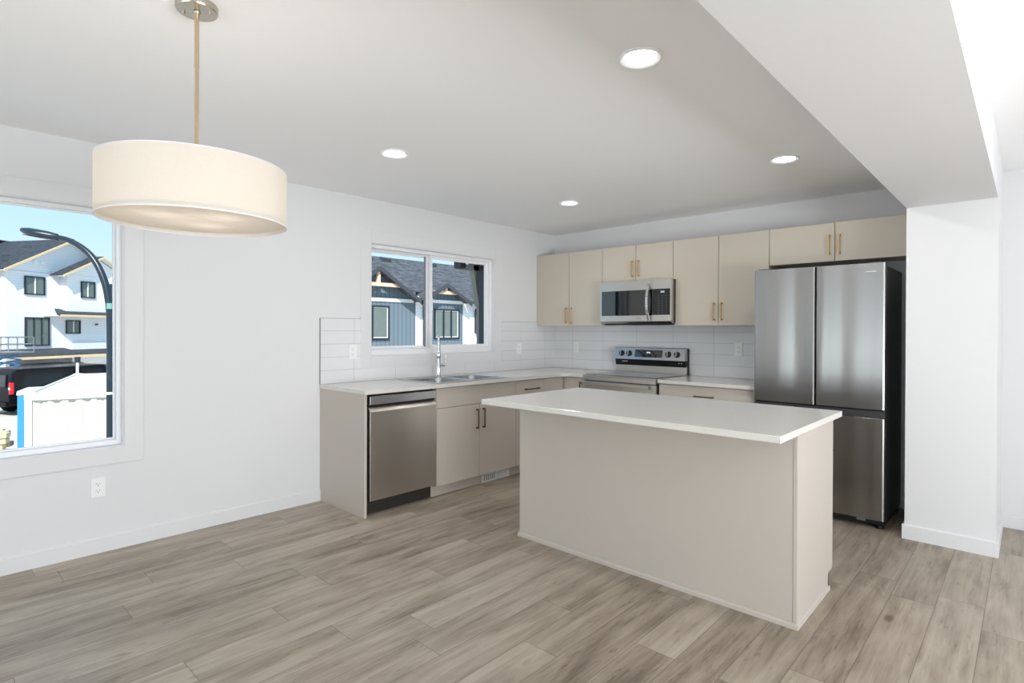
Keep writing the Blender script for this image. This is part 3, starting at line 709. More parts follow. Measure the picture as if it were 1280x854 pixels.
# island
def island():
    x0, x1, y0, y1, zt = 1.625, 3.2838, -2.3853, -1.7766, .879
    t = thing('kitchen_island', 'greige laminate kitchen island cabinet in the middle of the room', 'island', ((x0 + x1) / 2, (y0 + y1) / 2, 0)); O = t.location.copy()
    MB(O).box(x0, x1 - .019, y0, y0 + .016, 0, zt).build('long_panel', LAM_SHADE, t)
    # right end panel with a toe-kick notch at the working side
    MB(O).prism([(x1 - .018, y0 - .001, 0), (x1 - .018, y1 - .075, 0), (x1 - .018, y1 - .075, .09), (x1 - .018, y1 - .02, .09), (x1 - .018, y1 - .02, zt), (x1 - .018, y0 - .001, zt)], (.018, 0, 0)).build('end_panel', LAM_SHADE, t, .001, seg=1)
    MB(O).prism([(x0, y0 + .017, 0), (x0, y1 - .075, 0), (x0, y1 - .075, .09), (x0, y1 - .02, .09), (x0, y1 - .02, zt), (x0, y0 + .017, zt)], (.018, 0, 0)).build('end_panel', LAM_SHADE, t)
    MB(O).box(x0 + .019, x1 - .02, y0 + .017, y1 - .022, .09, zt - .001).build('carcass', LAM_SHADE, t)
    MB(O).box(x0 + .0, x1 - .0, y1 - .09, y1 - .076, 0, .088).build('toe_kick', LAM_SHADE, t)
    n = 4; wdt = (x1 - x0) / n
    for i in range(n):
        a, b = x0 + i * wdt + .002, x0 + (i + 1) * wdt - .002
        d = MB(O).box(a, b, y1 - .019, y1, .706, zt - .006).build('drawer', LAM_SHADE, t, .001, seg=1)
        bar_pull('handle', d, O, ((a + b) / 2 - .08, y1, .78), ((a + b) / 2 + .08, y1, .78), (0, .026, 0), BRONZE)
        d = MB(O).box(a, b, y1 - .019, y1, .093, .702).build('door', LAM_SHADE, t, .001, seg=1)
        hx = b - .035 if i % 2 == 0 else a + .035
        bar_pull('handle', d, O, (hx, y1, .5), (hx, y1, .66), (0, .026, 0), BRONZE)
    # small base shoe on the long and right sides
    MB(O).prism([(x0 - .008, y0, 0), (x0 - .008, y0 - .012, 0), (x0 - .008, y0 - .011, .018), (x0 - .008, y0 - .006, .024), (x0 - .008, y0, .024)], (x1 - x0 + .009, 0, 0)).build('base_shoe', LAM_SHADE, t)
    MB(O).prism([(x1, y0 - .010, 0), (x1 + .007, y0 - .010, 0), (x1 + .005, y0 - .010, .02), (x1, y0 - .010, .022)], (0, y1 - y0 - .066, 0)).build('base_shoe', LAM_SHADE, t)
    tag(MB((2.47, -2.23, zt)).box(1.617, 3.3164, -2.7251, -1.746, zt, .9089).build('island_worktop', QUARTZ, None, .002, seg=1), 'white quartz island worktop with seating overhang', 'countertop')
island()

# ------------------------------------------------------------------ outlets
def outlet(label, loc, axis):
    """decora-less duplex outlet; built facing +x then turned"""
    t = thing('wall_outlet', label, 'outlet', loc, 'white duplex outlets on the kitchen and dining walls', rz=0 if axis == 0 else -PI / 2)
    return t
def outlet_parts(t):
    MB().box(0, .006, -.036, .036, -.058, .058).build('faceplate', PLATE, t, .002)
    for s in (-1, 1):
        r = MB(); r.prism([(.006, .017 * math.cos(a) * (1 if True else 1), s * .020 + max(-.0135, min(.0135, .017 * math.sin(a)))) for a in [2 * PI * k / 20 for k in range(20)]], (.0015, 0, 0))
        r = r.build('receptacle', PLATE, t)
        m = MB(); m.box(.0074, .0078, -.0075, -.0055, s * .020 + .000, s * .020 + .009); m.box(.0074, .0078, .0055, .0075, s * .020 + .001, s * .020 + .008)
        m.tube([(.0074, 0, s * .020 - .0065), (.0078, 0, s * .020 - .0065)], .0028, 10)
        m.build('socket_slots', SLOT, r)
first = None
for lab, loc, ax in (('white duplex outlet low on the wall beneath the large window', (0.0003, -4.306, .386), 0),
                     ('white duplex outlet in the tiles left of the sliding window', (.0083, -2.620, 1.144), 0),
                     ('white duplex outlet in the tiles right of the sliding window', (.0083, -.611, 1.126), 0),
                     ('white duplex outlet in the back wall tiles left of the range', (.322, -.0083, 1.138), 1),
                     ('white duplex outlet in the back wall tiles beside the fridge', (2.119, -.0083, 1.158), 1)):
    if first is None:
        first = outlet(lab, loc, ax); outlet_parts(first)
    else:
        c = copy_tree(first); c.location = loc; c.rotation_euler = (0, 0, 0 if ax == 0 else -PI / 2); c['label'] = lab

# ------------------------------------------------------------------ recessed lights
DISC = emit('led_disc', (1, 1, 1), LIT['disc'])
def can_light(label, x, y):
    t = thing('recessed_light', label, 'ceiling light', (x, y, CZ), 'recessed lights in the kitchen ceiling'); O = t.location.copy()
    MB(O).lathe((x, y, CZ), [(.087, -.0005), (.086, -.006), (.080, -.010), (.066, -.006), (.060, -.0005)], 48, close=True).build('trim_ring', PLATE, t, smooth=True)
    MB(O).lathe((x, y, CZ), [(.0595, -.0045), (.0595, -.0005)], 48).build('light_disc', DISC, t)
    return t
cl = can_light('recessed ceiling light nearest the camera, left of the beam', 2.892, -3.085)
for lab, x, y in (('recessed ceiling light in front of the sliding window, left of the others', 1.155, -3.028),
                  ('recessed ceiling light nearest the refrigerator', 2.889, -1.304),
                  ('recessed ceiling light nearest the corner wall cabinets', 1.143, -1.230)):
    c = copy_tree(cl); c.location = (x, y, CZ); c['label'] = lab
for x, y in ((2.892, -3.085), (1.155, -3.028), (2.889, -1.304), (1.143, -1.230)):
    lamp('downlight_and_fill', 'AREA', (x, y, CZ - .014), DOWN_W, (1, .985, .96), (0, 0, -1), shape='DISK', size=.12)
for x, y in ((5.6, -3.0), (5.6, -6.4), (1.6, -7.2)):  # added fill lamps out of view, without fixtures
    lamp('downlight_and_fill', 'AREA', (x, y, CZ - .014), DOWN_W, (1, .985, .96), (0, 0, -1), shape='DISK', size=.12)

# ------------------------------------------------------------------ pendant
def pendant():
    x, y = 1.977, -4.406; zb, zt, r = 1.682, 1.864, .281
    t = thing('pendant_lamp', 'cream fabric drum pendant lamp hanging left in the dining area', 'pendant lamp', (x, y, CZ)); O = t.location.copy()
    cn = MB(O).lathe((x, y, CZ), [(.064, 0), (.064, -.018), (.061, -.023), (.012, -.0245), (.010, -.03)], 48).build('canopy', NICKEL, t, smooth=True)
    for s in (-1, 1): MB(O).lathe((x + s * .03, y + s * .03, CZ - .030), [(.004, 0), (.004, .007)], 10).build('canopy_screw', NICKEL, cn)
    rd = MB(O).tube([(x, y, CZ - .02), (x, y, 2.21)], .0072, 16).tube([(x, y, 2.21), (x, y, zt - .02)], .0062, 16).tube([(x, y, 2.205), (x, y, 2.215)], .0078, 16)
    rd.build('rod', ROD, t, smooth=True)
    m = bpy.data.materials.new('shade_fabric'); m.use_nodes = True; n = m.node_tree; n.nodes.clear()
    o = n.nodes.new('ShaderNodeOutputMaterial'); df = n.nodes.new('ShaderNodeBsdfDiffuse'); tr = n.nodes.new('ShaderNodeBsdfTranslucent'); mx = n.nodes.new('ShaderNodeMixShader')
    tc_ = n.nodes.new('ShaderNodeTexCoord'); nz = n.nodes.new('ShaderNodeTexNoise'); nz.inputs['Scale'].default_value = 250; rp = n.nodes.new('ShaderNodeValToRGB')
    rp.color_ramp.elements[0].color = srgb(238, 232, 223); rp.color_ramp.elements[1].color = srgb(246, 241, 233)
    n.links.new(tc_.outputs['Object'], nz.inputs['Vector']); n.links.new(nz.outputs['Fac'], rp.inputs[0])
    n.links.new(rp.outputs[0], df.inputs[0]); n.links.new(rp.outputs[0], tr.inputs[0]); mx.inputs[0].default_value = .4
    n.links.new(df.outputs[0], mx.inputs[1]); n.links.new(tr.outputs[0], mx.inputs[2]); n.links.new(mx.outputs[0], o.inputs[0])
    sh = MB(O).lathe((x, y, 0), [(r, zb), (r, zt), (r - .0015, zt), (r - .0015, zb)], 96, close=True).build('shade', m, t, smooth=True)
    for nm, z in (('lower_hem', zb), ('upper_hem', zt)):
        MB(O).lathe((x, y, z), [(r + .0006, -.0015), (r + .0006, .003), (r - .002, .003), (r - .002, -.0015)], 96, close=True).build(nm, mat(nm, (238, 234, 236), .6, noise=.01), sh, smooth=True)
    # acrylic diffuser recessed into the drum
    m2 = bpy.data.materials.new('opal_acrylic'); m2.use_nodes = True; n = m2.node_tree; n.nodes.clear()
    o = n.nodes.new('ShaderNodeOutputMaterial'); df = n.nodes.new('ShaderNodeBsdfDiffuse'); tr = n.nodes.new('ShaderNodeBsdfTranslucent'); mx = n.nodes.new('ShaderNodeMixShader')
    df.inputs[0].default_value = srgb(240, 236, 230); tr.inputs[0].default_value = srgb(250, 245, 238); mx.inputs[0].default_value = .55
    n.links.new(df.outputs[0], mx.inputs[1]); n.links.new(tr.outputs[0], mx.inputs[2]); n.links.new(mx.outputs[0], o.inputs[0])
    MB(O).lathe((x, y, 0), [(r - .003, zb + .012), (r - .003, zb + .015)], 96).build('diffuser', m2, t)
    mb = MB(O)
    for k in range(3):
        a = 2 * PI * k / 3; mb.tube([(x, y, zt - .02), (x + (r - .003) * math.cos(a), y + (r - .003) * math.sin(a), zt - .02)], .003, 8)
    mb.lathe((x, y, zt - .06), [(.02, 0), (.02, .045)], 20); mb.build('spider', NICKEL, t)
    for k in range(3):
        a = 2 * PI * k / 3 + .5; px, py = x + .11 * math.cos(a), y + .11 * math.sin(a)
        b = MB(O).lathe((px, py, zb + .035), [(.004, 0), (.02, .006), (.029, .022), (.03, .035), (.024, .052), (.013, .07), (.013, .09)], 20).build('bulb', emit('bulb_glow', (1, .93, .84), 3.0), t, smooth=True)
        MB(O).tube([(px, py, zb + .115), (x, y, zb + .125)], .006, 8).build('bulb_arm', NICKEL, t)
        lamp('bulb_light', 'POINT', (px, py, zb + .060), LIT['bulb'], (1, .95, .90), shadow_soft_size=.035)
pendant()

# ================================================================== outside
GZ = -2.42
tag(MB((-30, 0, GZ)).box(-120, -.2, -60, 90, GZ - .2, GZ).build('street_ground', GROUND), 'pale sandy ground of the building site outside', 'ground')['kind'] = 'structure'
struct(MB().box(-.2, XR + .2, YR - .2, .2, GZ, -.2).build('foundation_wall', SID_W))

def slab(mb, quad, th):
    """roof slab: quad of 4 points, thickened downwards"""
    q = [Vector(p) for p in quad]; mb.hexa([p - Vector((0, 0, th)) for p in q] + q)

# ---- blue-grey townhouse seen through the kitchen window (facade in the plane x = -15)
def blue_house():
    X = -15.0
    t = thing('townhouse', 'blue-grey board-and-batten townhouse row with dark gabled roof', 'building', (X, 10, GZ)); O = t.location.copy()
    def win(y0, y1, z0, z1, bars):
        w_ = MB(O).frame(0, X - .02, X + .07, y0, y1, z0, z1, .07).build('window', WFRAME, t)
        for b in bars: MB(O).box(X, X + .06, b - .035, b + .035, z0 + .07, z1 - .07).build('mullion', WFRAME, w_)
        m = MB(O); m.frame(0, X + .0, X + .04, y0 + .07, y1 - .07, z0 + .07, z1 - .07, .03); m.build('inner_sash', EXTW, w_)
        MB(O).box(X + .0, X + .02, y0 + .09, y1 - .09, z0 + .09, z1 - .09).build('pane', OUTGL, w_)
    # walls
    MB(O).box(X - 8, X, 3.6, 9.47, GZ, 2.9).build('wall', SID_B, t)
    MB(O).box(X - 8, X - .02, 9.47, 9.86, GZ, 2.75).build('wall', SID_W, t)['label'] = 'narrow white siding strip'
    MB(O).box(X - 8, X, 9.86, 12.15, GZ, 2.9).build('wall', SID_B, t)
    MB(O).box(X - 8, X - .02, 12.15, 16.0, GZ, 2.62).build('wall', SID_W, t)['label'] = 'white siding bay'
    # gable fields
    for yc, hw, zp, ze in ((7.36, 2.04, 3.80, 2.53), (10.78, 1.41, 3.35, 2.57)):
        s = (zp - ze) / hw
        MB(O).prism([(X - .01, yc - hw + .1, ze + .06), (X - .01, yc + hw - .1, ze + .06), (X - .01, yc, zp - .05)], (-3.5, 0, 0)).build('gable_wall', SID_B, t)
        MB(O).box(X, X + .05, yc - hw + .2, yc + hw - .06, ze - .08, ze + .06).build('white_band', EXTW, t)
        ov = .55
        for sg in (-1, 1):
            q = [(X + ov, yc, zp), (X + ov, yc + sg * hw, ze), (X - 4.2, yc + sg * hw, ze), (X - 4.2, yc, zp)]
            mb = MB(O); slab(mb, q, .05); mb.build('gable_roof', SHING, t)
            q = [(X + ov + .03, yc, zp - .02), (X + ov + .03, yc + sg * (hw + .02), ze - .02), (X + ov - .02, yc + sg * (hw + .02), ze - .02), (X + ov - .02, yc, zp - .02)]
            mb = MB(O); slab(mb, q, .17); mb.build('rake_board', FASC, t)
        # timber truss in the gable
        zc = ze + (zp - ze) * (.44 if hw > 2 else .47); hh = hw * (1 - (zc - ze) / (zp - ze)) - .08
        mb = MB(O); mb.box(X + .34, X + .46, yc - hh, yc + hh, zc - .07, zc + .07); mb.box(X + .34, X + .46, yc - .07, yc + .07, zc + .07, zp - .22)
        mb.build('gable_truss', LUMBP, t)
    # main roof
    zr, ze2 = 4.78, 2.62
    mb = MB(O); slab(mb, [(X + .45, 12.2, ze2), (X + .45, 13.2, ze2), (X - 3.6, 15.6, zr), (X - 3.6, 12.2, zr)], .08); slab(mb, [(X - .3, 3.2, ze2 + .4), (X - .3, 12.2, ze2 + .4), (X - 3.6, 12.2, zr), (X - 3.6, 3.2, zr)], .08); mb.build('main_roof', SHING, t)
    mb = MB(O); slab(mb, [(X - 3.6, 3.2, zr), (X - 3.6, 15.6, zr), (X - 7.6, 16.2, ze2), (X - 7.6, 3.2, ze2)], .08); mb.build('main_roof', SHING, t)
    mb = MB(O); slab(mb, [(X + .45, 13.2, ze2), (X + .45, 16.2, ze2), (X - 3.6, 16.2, zr), (X - 3.6, 15.6, zr)], .08); mb.build('main_roof', SHING, t)
    # gutters and downspouts
    for a, b in ((9.4, 9.55), (12.2, 16.0)): MB(O).box(X + .42, X + .54, a, b, ze2 - .12, ze2 - .0).build('gutter', FASC, t)
    for yd in (9.90, 12.90):
        MB(O).tube([(X + .46, yd + .12, 2.5), (X + .40, yd + .08, 2.42), (X + .08, yd, 2.28), (X + .05, yd, 2.2), (X + .05, yd, 1.2 if yd > 12 else .4), (X + .16, yd + .12, 1.1 if yd > 12 else .3)], .045, 8).build('downspout', WFRAME, t)
    # flush roof vents
    for y, s in ((9.15, .93), (10.15, .93), (12.9, .93), (14.3, .40)):
        xx = X + .45 - 4.05 * s; zz = ze2 + (zr - ze2) * s
        MB(O).hexa([(xx, y - .25, zz - .1), (xx + .25, y - .25, zz - .22), (xx + .25, y + .25, zz - .22), (xx, y + .25, zz - .1), (xx - .05, y - .2, zz + .12), (xx + .3, y - .2, zz - .0), (xx + .3, y + .2, zz - .0), (xx - .05, y + .2, zz + .12)]).build('roof_vent', FASC, t)
    win(6.55, 8.13, .92, 2.28, (7.34,)); win(10.45, 11.90, .92, 2.24, (10.98, 11.42))
blue_house()

# ---- white three-storey townhouse seen through the large window (turned 30.8 degrees)
def white_house():
    an = math.radians(30.8)
    t = thing('townhouse', 'white-sided three-storey townhouse with charcoal shingle roof across the street', 'building', (-39.747, .687, 0), rz=an)
    # local frame: y along the facade, x outwards, z up
    O = (0, 0, 0)
    def win(y0, y1, z0, z1, bars, x=0.0):
        w_ = MB(O).frame(0, x - .02, x + .07, y0, y1, z0, z1, .07).build('window', WFRAME, t)
        for b in bars: MB(O).box(x, x + .06, b - .025, b + .025, z0 + .07, z1 - .07).build('mullion', EXTW if len(bars) == 1 else WFRAME, w_)
        MB(O).box(x, x + .02, y0 + .05, y1 - .05, z0 + .05, z1 - .05).build('pane', OUTGL, w_)
    H = GZ
    MB(O).box(-9, 0, -2.35, 6.2, H, 4.7).build('wall', SID_W, t)
    MB(O).box(-9, -.6, -12, -2.35, H, 4.75).build('wall', SID_W, t)
    MB(O).prism([(0, -2.6, 4.65), (0, 5.1, 4.65), (0, 1.26, 6.8)], (-5, 0, 0)).build('gable_wall', SID_W, t)
    def gable(yc, hw, zp, ze, x, depth, nm='gable_roof'):
        for sg in (-1, 1):
            mb = MB(O); slab(mb, [(x + .45, yc, zp), (x + .45, yc + sg * hw, ze), (x - depth, yc + sg * hw, ze), (x - depth, yc, zp)], .08); mb.build(nm, SHING2, t)
            mb = MB(O); slab(mb, [(x + .5, yc, zp - .03), (x + .5, yc + sg * (hw + .03), ze - .03), (x + .44, yc + sg * (hw + .03), ze - .03), (x + .44, yc, zp - .03)], .13); mb.build('rake_board', LUMB, t)
            mb = MB(O); slab(mb, [(x + .44, yc, zp - .10), (x + .44, yc + sg * hw, ze - .10), (x, yc + sg * hw, ze - .10), (x, yc, zp - .10)], .02); mb.build('soffit', EXTW, t)
    gable(1.26, 4.0, 6.95, 4.69, 0, 9)
    # side roof left of the gable with its eave
    mb = MB(O); slab(mb, [(-.2, -12, 4.70), (-.2, -2.3, 4.70), (-5, -2.3, 7.0), (-5, -12, 7.0)], .08); mb.build('main_roof', SHING2, t)
    mb = MB(O); slab(mb, [(-5, -12, 7.0), (-5, 6, 7.0), (-9.8, 6, 4.7), (-9.8, -12, 4.7)], .08); mb.build('main_roof', SHING2, t)
    MB(O).box(-.22, -.16, -12, -2.3, 4.56, 4.70).build('eave_board', LUMB, t)
    # projecting bay with its smaller gable
    MB(O).box(0, .6, .70, 5.2, 2.2, 4.68).build('bay_wall', SID_W, t)
    MB(O).prism([(.6, .5, 4.66), (.6, 4.95, 4.66), (.6, 2.72, 5.86)], (-.6, 0, 0)).build('gable_wall', SID_W, t)
    gable(2.72, 2.6, 6.02, 4.62, .6, 3.5)
    # canopy over the small middle window
    mb = MB(O); slab(mb, [(1.3, -.5, 2.2), (1.3, 5.6, 2.2), (0, 5.0, 2.55), (0, .4, 2.55)], .06); mb.build('canopy_roof', SHING2, t)
    MB(O).box(1.26, 1.32, -.3, 5.6, 2.04, 2.17).build('canopy_fascia', LUMB, t)
    MB(O).box(0, 1.26, -.28, 5.6, 2.07, 2.1).build('canopy_soffit', EXTW, t)
    MB(O).box(0, .62, 1.0, 5.6, GZ, .4).build('garage_wall', SID_W, t)
    # porch roof across the front
    mb = MB(O); slab(mb, [(1.9, -3.7, -.22), (1.9, 7, -.22), (.0, 7, .12), (0, -3.7, .12)], .06); mb.build('porch_roof', SHING2, t)
    MB(O).box(1.86, 1.92, -3.7, 7, -.42, -.27).build('porch_fascia', LUMB, t)
    MB(O).box(0, 1.86, -3.6, 7, -.36, -.32).build('porch_soffit', EXTW, t)
    MB(O).box(0, 1.8, -2.15, .73, -1.2, -.75).build('garage_lintel', WFRAME, t)
    MB(O).box(0, .05, -2.2, .9, GZ, -1.2).build('garage_door', EXTW, t)
    MB(O).box(.63, .68, 2.3, 5.2, GZ, -1.05).build('garage_door', WFRAME, t)
    win(-1.37, -.20, 3.31, 4.40, (-.78,)); win(1.55, 2.5, 3.27, 4.32, (2.0,), .6); win(-1.35, .07, .28, 1.98, (-.85, -.4))
    win(1.08, 2.02, .99, 1.85, (1.55,)); win(3.57, 4.5, 3.27, 4.31, (4.0,), .6)
    for y in (-.75, -.35): MB(O).box(0, .1, y - .12, y + .12, 5.15, 5.35).build('vent_hood', EXTW, t)
    for y, s in ((.35, .9), (-.9, .92), (-2.1, .4), (-1.6, .45)):
        xx = -1.8 if s > .5 else -.9
        zz = 4.74 + (y + 2.32) / 4 * 2.28 if y > -2.3 else 5
        MB(O).box(xx - .25, xx + .25, y - .2, y + .2, zz + .0, zz + .14).build('roof_vent', FASC, t)
    MB(O).box(.0, .15, 3.05, 3.15, 1.55, 1.65).build('porch_light', WFRAME, t)
white_house()

# ---- black van
def van():
    # own frame: x forward along the van, y to its left, z up;  rear face at x=0
    hd = Vector((-.38, .925, 0)).normalized(); rz = math.atan2(hd.y, hd.x)
    t = thing('van', 'black cargo van parked behind the cream container', 'van', (-28.4, -2.55, GZ), rz=rz); O = (0, 0, 0)
    prof = [(0, .45), (.02, 1.2), (.12, 1.85), (.3, 2.0), (3.9, 2.02), (4.5, 1.5), (5.3, 1.2), (5.5, .9), (5.5, .42)]
    MB(O).prism([(x, -.95, z) for x, z in prof], (0, 1.9, 0)).build('body', VAN, t, .06, seg=3)
    for s in (-1, 1):
        MB(O).prism([(x, s * .955, z) for x, z in [(.5, 1.2), (.55, 1.75), (2.0, 1.78), (2.0, 1.2)]], (0, s * .01, 0)).build('side_window', VANG, t)
        MB(O).prism([(x, s * .955, z) for x, z in [(3.1, 1.2), (3.1, 1.78), (3.75, 1.78), (4.25, 1.3), (4.25, 1.2)]], (0, s * .01, 0)).build('side_window', VANG, t)
        tl = MB(O).box(-.03, .12, s * .965 - .09, s * .965 + .01, .95, 1.45).build('tail_light', RED, t, .02)
        MB(O).box(-.035, .0, s * .965 - .085, s * .965 + .008, 1.14, 1.24).build('reversing_lens', EXTW, tl)
        for wx in (1.0, 4.4):
            w_ = MB(O).tube([(wx, s * .78, .34), (wx, s * .97, .34)], .34, 24).build('wheel', TYRE, t)
            MB(O).tube([(wx, s * .965, .34), (wx, s * .98, .34)], .2, 20).build('hubcap', NICKEL, w_)
    MB(O).prism([(-.012, -.7, 1.25), (-.012, .7, 1.25), (.07, .62, 1.75), (.07, -.62, 1.75)], (-.02, 0, 0)).build('rear_window', VANG, t)
    MB(O).box(-.1, .06, -.92, .92, .42, .62).build('bumper', VAN, t, .03)
    MB(O).hexa([(4.0, -.8, 1.93), (4.02, -.8, 1.95), (4.02, .8, 1.95), (4.0, .8, 1.93), (4.5, -.85, 1.5), (4.52, -.85, 1.52), (4.52, .85, 1.52), (4.5, .85, 1.5)]).build('windscreen', VANG, t)
van()

# ---- cream shipping container
def container():
    fdir = Vector((.291, .957, 0)).normalized()
    ddir = Vector((-fdir.y, fdir.x, 0)); p = Vector((-8.798, -3.698, 0)); zt = .18; W, D = 2.44, 5.06
    rz = math.atan2(fdir.y, fdir.x)
    t = thing('shipping_container', 'cream steel shipping container just outside the large window', 'container', (p.x, p.y, GZ), rz=rz); H = zt - GZ
    # local: x along the near end face, y away from the room
    mb = MB(); n = 22; pts = [(.09, .03)]
    for k in range(n):
        a = .10 + (W - .2) * k / n; s_ = (W - .2) / n; d = .03 if k % 2 == 0 else .055
        pts += [(a + .012, d), (a + s_ - .012, d)]
    pts += [(W - .09, .03), (W - .09, .09), (.09, .09)]
    mb.prism([(x, y, .12) for x, y in pts], (0, 0, H - .24)); mb.build('end_wall', CONT, t)
    fr = MB()
    for a in (0, W - .1): fr.box(a, a + .1, 0, .1, 0, H)
    fr.box(.1, W - .1, 0, .1, 0, .13); fr.box(.1, W - .1, 0, .1, H - .12, H)
    for a in (0, W - .1): fr.box(a, a + .1, D - .1, D, 0, H)
    for a in (0, W - .06): fr.box(a, a + .06, .1, D - .1, H - .08, H - .0); fr.box(a, a + .06, .1, D - .1, 0, .12)
    fr.box(.1, W - .1, D - .1, D, H - .1, H); fr.build('corner_frame', CONT, t)
    mb = MB(); mb.box(.02, .07, .1, D - .1, .1, H - .05).box(W - .07, W - .02, .1, D - .1, .1, H - .05).box(.1, W - .1, D - .08, D - .02, .1, H - .05); mb.build('side_walls', CONT, t)
    mb = MB(); mb.box(.06, W - .06, .1, D - .1, H - .06, H - .02)
    for k in range(23): mb.box(.1, W - .1, .15 + k * .205, .25 + k * .205, H - .02, H - .008)
    mb.build('roof', CONT, t)
    vm = MB()
    for k in range(10): vm.box(.12 + k * .235, .22 + k * .235, -.004, .0, H - .135, H - .118)
    vm.build('vent_slots', GASKET, t)
    vm = MB()
    for k in range(11): vm.box(1.58, 1.60, .026, .03, H - .28 - k * .12, H - .25 - k * .12)
    vm.build('stencil_marks', MARKD, t)
    for cx in (0, W - .16):
        for cy in (0, D - .16): MB().box(cx - .005, cx + .165, cy - .005, cy + .165, H - .11, H + .012).build('corner_casting', CONT, t)
container()
# tie post at the far corner of the container
t = thing('container_tie_post', 'thin white post with small dark box at the far edge of the container', 'post', (-13.80, -2.14, GZ)); O = t.location.copy()
MB(O).tube([(-13.80, -2.14, GZ), (-13.80, -2.14, .46)], .03, 10).build('post', EXTW, t)
MB(O).box(-13.85, -13.75, -2.20, -2.08, .46, .60).build('marker_box', WFRAME, t)

# ---- portable toilet
t = thing('portable_toilet', 'blue portable toilet with white roof behind the container', 'portable toilet', (-14.60, -2.71, GZ), rz=math.radians(-6))
MB().box(-.5, .5, -.5, .5, .05, 2.10).build('cabin', BLUE, t, .02)
MB().hexa([(-.54, -.54, 2.10), (.54, -.54, 2.10), (.54, .54, 2.10), (-.54, .54, 2.10), (-.35, -.3, 2.22), (.35, -.3, 2.22), (.35, .3, 2.22), (-.35, .3, 2.22)]).build('roof', EXTW, t, .04)
MB().box(.50, .52, -.33, .33, .12, 2.08).build('door', BLUE, t, .01)
MB().box(-.54, .54, -.54, .54, 0, .06).build('skid', WFRAME, t)

# ---- lumber: single long boards stacked beside the container
bd = None; cnt = 0
for lvl in range(7):
    for k in range(3):
        lab = 'raw pale board in the lumber stack outside the large window'
        if bd is None:
            bd = tag(MB().box(-.14, .14, -2.25, 2.25, 0, .11).build('lumber_board', LUMB, None, .004), lab, 'board', 'raw boards in the lumber stack'); o = bd
        else:
            o = bd.copy(); col.objects.link(o)
        z = GZ + .30 + lvl * .135
        o.location = (-14.90 - k * .345 + random.uniform(-.005, .005), -5.50 + random.uniform(-.12, .12), z)
        o.rotation_euler = (0, 0, math.radians(-22))
# sleepers under the stack
for k, d in enumerate((-1.6, 1.6)):
    a = math.radians(-22); px, py = -15.22 - math.sin(a) * d, -5.50 + math.cos(a) * d
    o = tag(MB().box(-.62, .62, -.06, .06, 0, .30).build('lumber_bearer', LUMB), 'timber bearer under the near end of the lumber stack' if k == 0 else 'timber bearer under the far end of the lumber stack', 'board')
    o.location = (px, py, GZ); o.rotation_euler = (0, 0, a)
# thin stickers between the layers
for lvl in range(6):
    for d in (-1.6, 1.6):
        a = math.radians(-22)
        o = tag(MB().box(-.50, .50, -.02, .02, 0, .025).build('stack_sticker', LUMB), 'thin spacer strip between layers of the lumber stack', 'board', 'spacer strips in the lumber stack')
        o.location = (-15.22 - math.sin(a) * d, -5.50 + math.cos(a) * d, GZ + .41 + lvl * .135); o.rotation_euler = (0, 0, a)

# ---- blue aerial work lift
def lift():
    t = thing('aerial_lift', 'blue aerial work lift with grey guard rails left of the van', 'lift', (-33.3, -1.6, GZ), rz=math.radians(40))
    MB().box(-.9, .9, -1.9, .4, .45, 1.15).build('chassis', BLUE, t, .05)
    for wx in (-.8, .8):
        for wy in (-1.5, .1): MB().tube([(wx - .14, wy, .4), (wx + .14, wy, .4)], .4, 20).build('wheel', TYRE, t)
    mb = MB()
    for k in range(5):
        z = 1.15 + k * .26
        for s in (-1, 1): mb.bar((s * .5, -1.6, z), (s * .5, -.0, z + .26), .08, .06); mb.bar((s * .5, -.0, z), (s * .5, -1.6, z + .26), .08, .06)
    mb.build('scissor_arms', BLUE, t)
    MB().box(-.7, .7, -2.1, .6, 2.50, 2.58).build('platform', GASKET, t, .02)
    mb = MB()
    for x in (-.68, .68):
        for y in (-2.05, -1.2, -.35, .55): mb.tube([(x, y, 2.58), (x, y, 3.3)], .025, 8)
        for z in (2.95, 3.3): mb.tube([(x, -2.05, z), (x, .55, z)], .025, 8)
    for y in (-2.05, .55):
        for z in (2.95, 3.3): mb.tube([(-.68, y, z), (.68, y, z)], .025, 8)
    mb.build('guard_rail', GASKET, t)
    MB().box(-.35, .35, -1.75, -1.35, 2.58, 3.45).build('control_box', BLUE, t, .03)
lift()

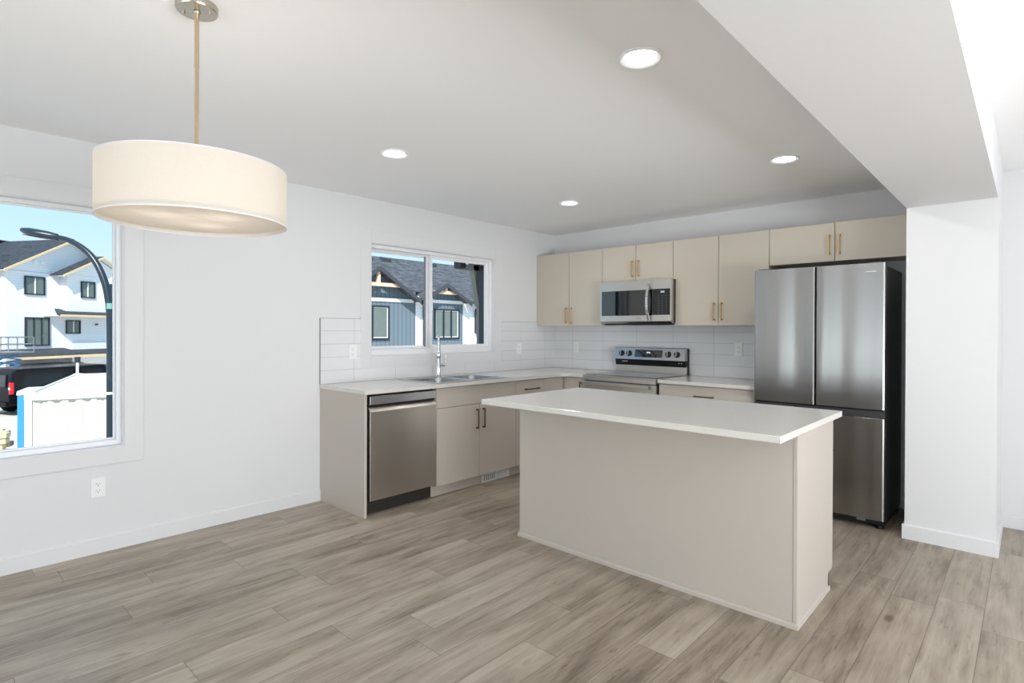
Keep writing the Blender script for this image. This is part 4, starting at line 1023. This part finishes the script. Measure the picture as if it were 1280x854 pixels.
# ---- street lamp
def street_lamp():
    base = Vector((4.0391, -5.0657, 1.3259)); k = 9.6 / 12
    raw = [(-10.432, -2.126, -3.2), (-10.432, -2.126, .14), (-10.436, -2.125, 1.512), (-10.476, -2.16, 2.026), (-10.541, -2.218, 2.369), (-10.644, -2.311, 2.677), (-10.771, -2.427, 2.917), (-10.922, -2.567, 3.088), (-11.112, -2.742, 3.224), (-11.30, -2.92, 3.29)]
    P = [base + (Vector(p) - base) * k for p in raw]; P[0].x, P[0].y = P[1].x, P[1].y; P[0].z = GZ
    t = thing('street_lamp', 'black curved-arm street lamp outside the large window', 'street lamp', P[0]); O = t.location.copy()
    # smooth the arm
    Q = []
    for i in range(1, len(P) - 1):
        for s in range(5):
            u = s / 5; p0, p1, p2, p3 = P[max(i - 1, 1)], P[i], P[i + 1], P[min(i + 2, len(P) - 1)]
            Q.append(.5 * ((2 * p1) + (p2 - p0) * u + (2 * p0 - 5 * p1 + 4 * p2 - p3) * u * u + (3 * p1 - p0 - 3 * p2 + p3) * u ** 3))
    Q = [P[0]] + Q + [P[-1]]
    R = [.060 - .022 * (i / (len(Q) - 1)) ** 2 for i in range(len(Q))]
    MB(O).tube(Q, R, 16).build('pole', POLE, t, smooth=True)
    MB(O).lathe(P[0], [(.16, 0), (.16, .03), (.08, .05)], 20).build('base_plate', POLE, t)
    MB(O).lathe((P[1].x, P[1].y, 1.66), [(.062, 0), (.062, .10)], 20).build('teal_tape', TEAL, t)
    MB(O).lathe((P[1].x, P[1].y, .20), [(.064, 0), (.064, .04)], 20).build('white_strap', EXTW, t)
    d = (P[-1] - P[-3]); d.z = 0; d.normalize(); s = Vector((-d.y, d.x, 0))
    c0 = P[-1]; L = .60; mb = MB(O)
    def ell(u, w_, h_, zz):
        return [c0 + d * u + s * (w_ * math.cos(a)) + Vector((0, 0, zz + h_ * math.sin(a))) for a in [2 * PI * q / 14 for q in range(14)]]
    rings = [[mb.bm.verts.new(v - O) for v in ell(L * u, .15 * w_, .072 * h_, .115 * u)] for u, w_, h_ in ((-.05, .25, .8), (.1, .35, .9), (.25, .75, 1), (.45, 1, 1), (.7, .95, .95), (.9, .6, .7), (1.0, .15, .3))]
    for A, B in zip(rings, rings[1:]):
        for q in range(14): mb.bm.faces.new((A[q], A[(q + 1) % 14], B[(q + 1) % 14], B[q]))
    mb.bm.faces.new(rings[0][::-1]); mb.bm.faces.new(rings[-1])
    hd = mb.build('lamp_head', POLE, t, smooth=True)
    a = c0 + d * (L * .32) + Vector((0, 0, -.036 + .027)); b = c0 + d * (L * .85) + Vector((0, 0, -.034 + .070))
    MB(O).bar(a + Vector((0, 0, -.022)), b + Vector((0, 0, -.006)), .15, .012).build('lens', TYRE, hd, .003)
street_lamp()

# ---- timber bracket and beam on the outside wall right of the kitchen window
t = thing('porch_bracket', 'dark stained timber brace bolted outside right of the kitchen window', 'bracket', (-.35, -.9, .9)); O = t.location.copy()
MB(O).box(-.36, -.2, -.855, -.50, .9, 2.6).build('post', TIMBD, t, .004)
MB(O).box(-.36, -.30, -.892, -.855, .9, 2.6).build('post_lit_face', TIMB, t, .004)  # lit side of the post, light put into the paler tone
MB(O).bar((-.335, -.865, 1.58), (-.335, -.975, 2.10), .085, .07, (1, 0, 0)).build('brace', TIMB, t, .004)
MB(O).box(-.38, -.30, -1.12, -.87, 1.955, 2.015).build('beam', TIMB, t, .004)
MB(O).box(-.40, -.28, -1.19, -1.11, 1.965, 2.20).build('beam_end', TIMBD, t, .02)
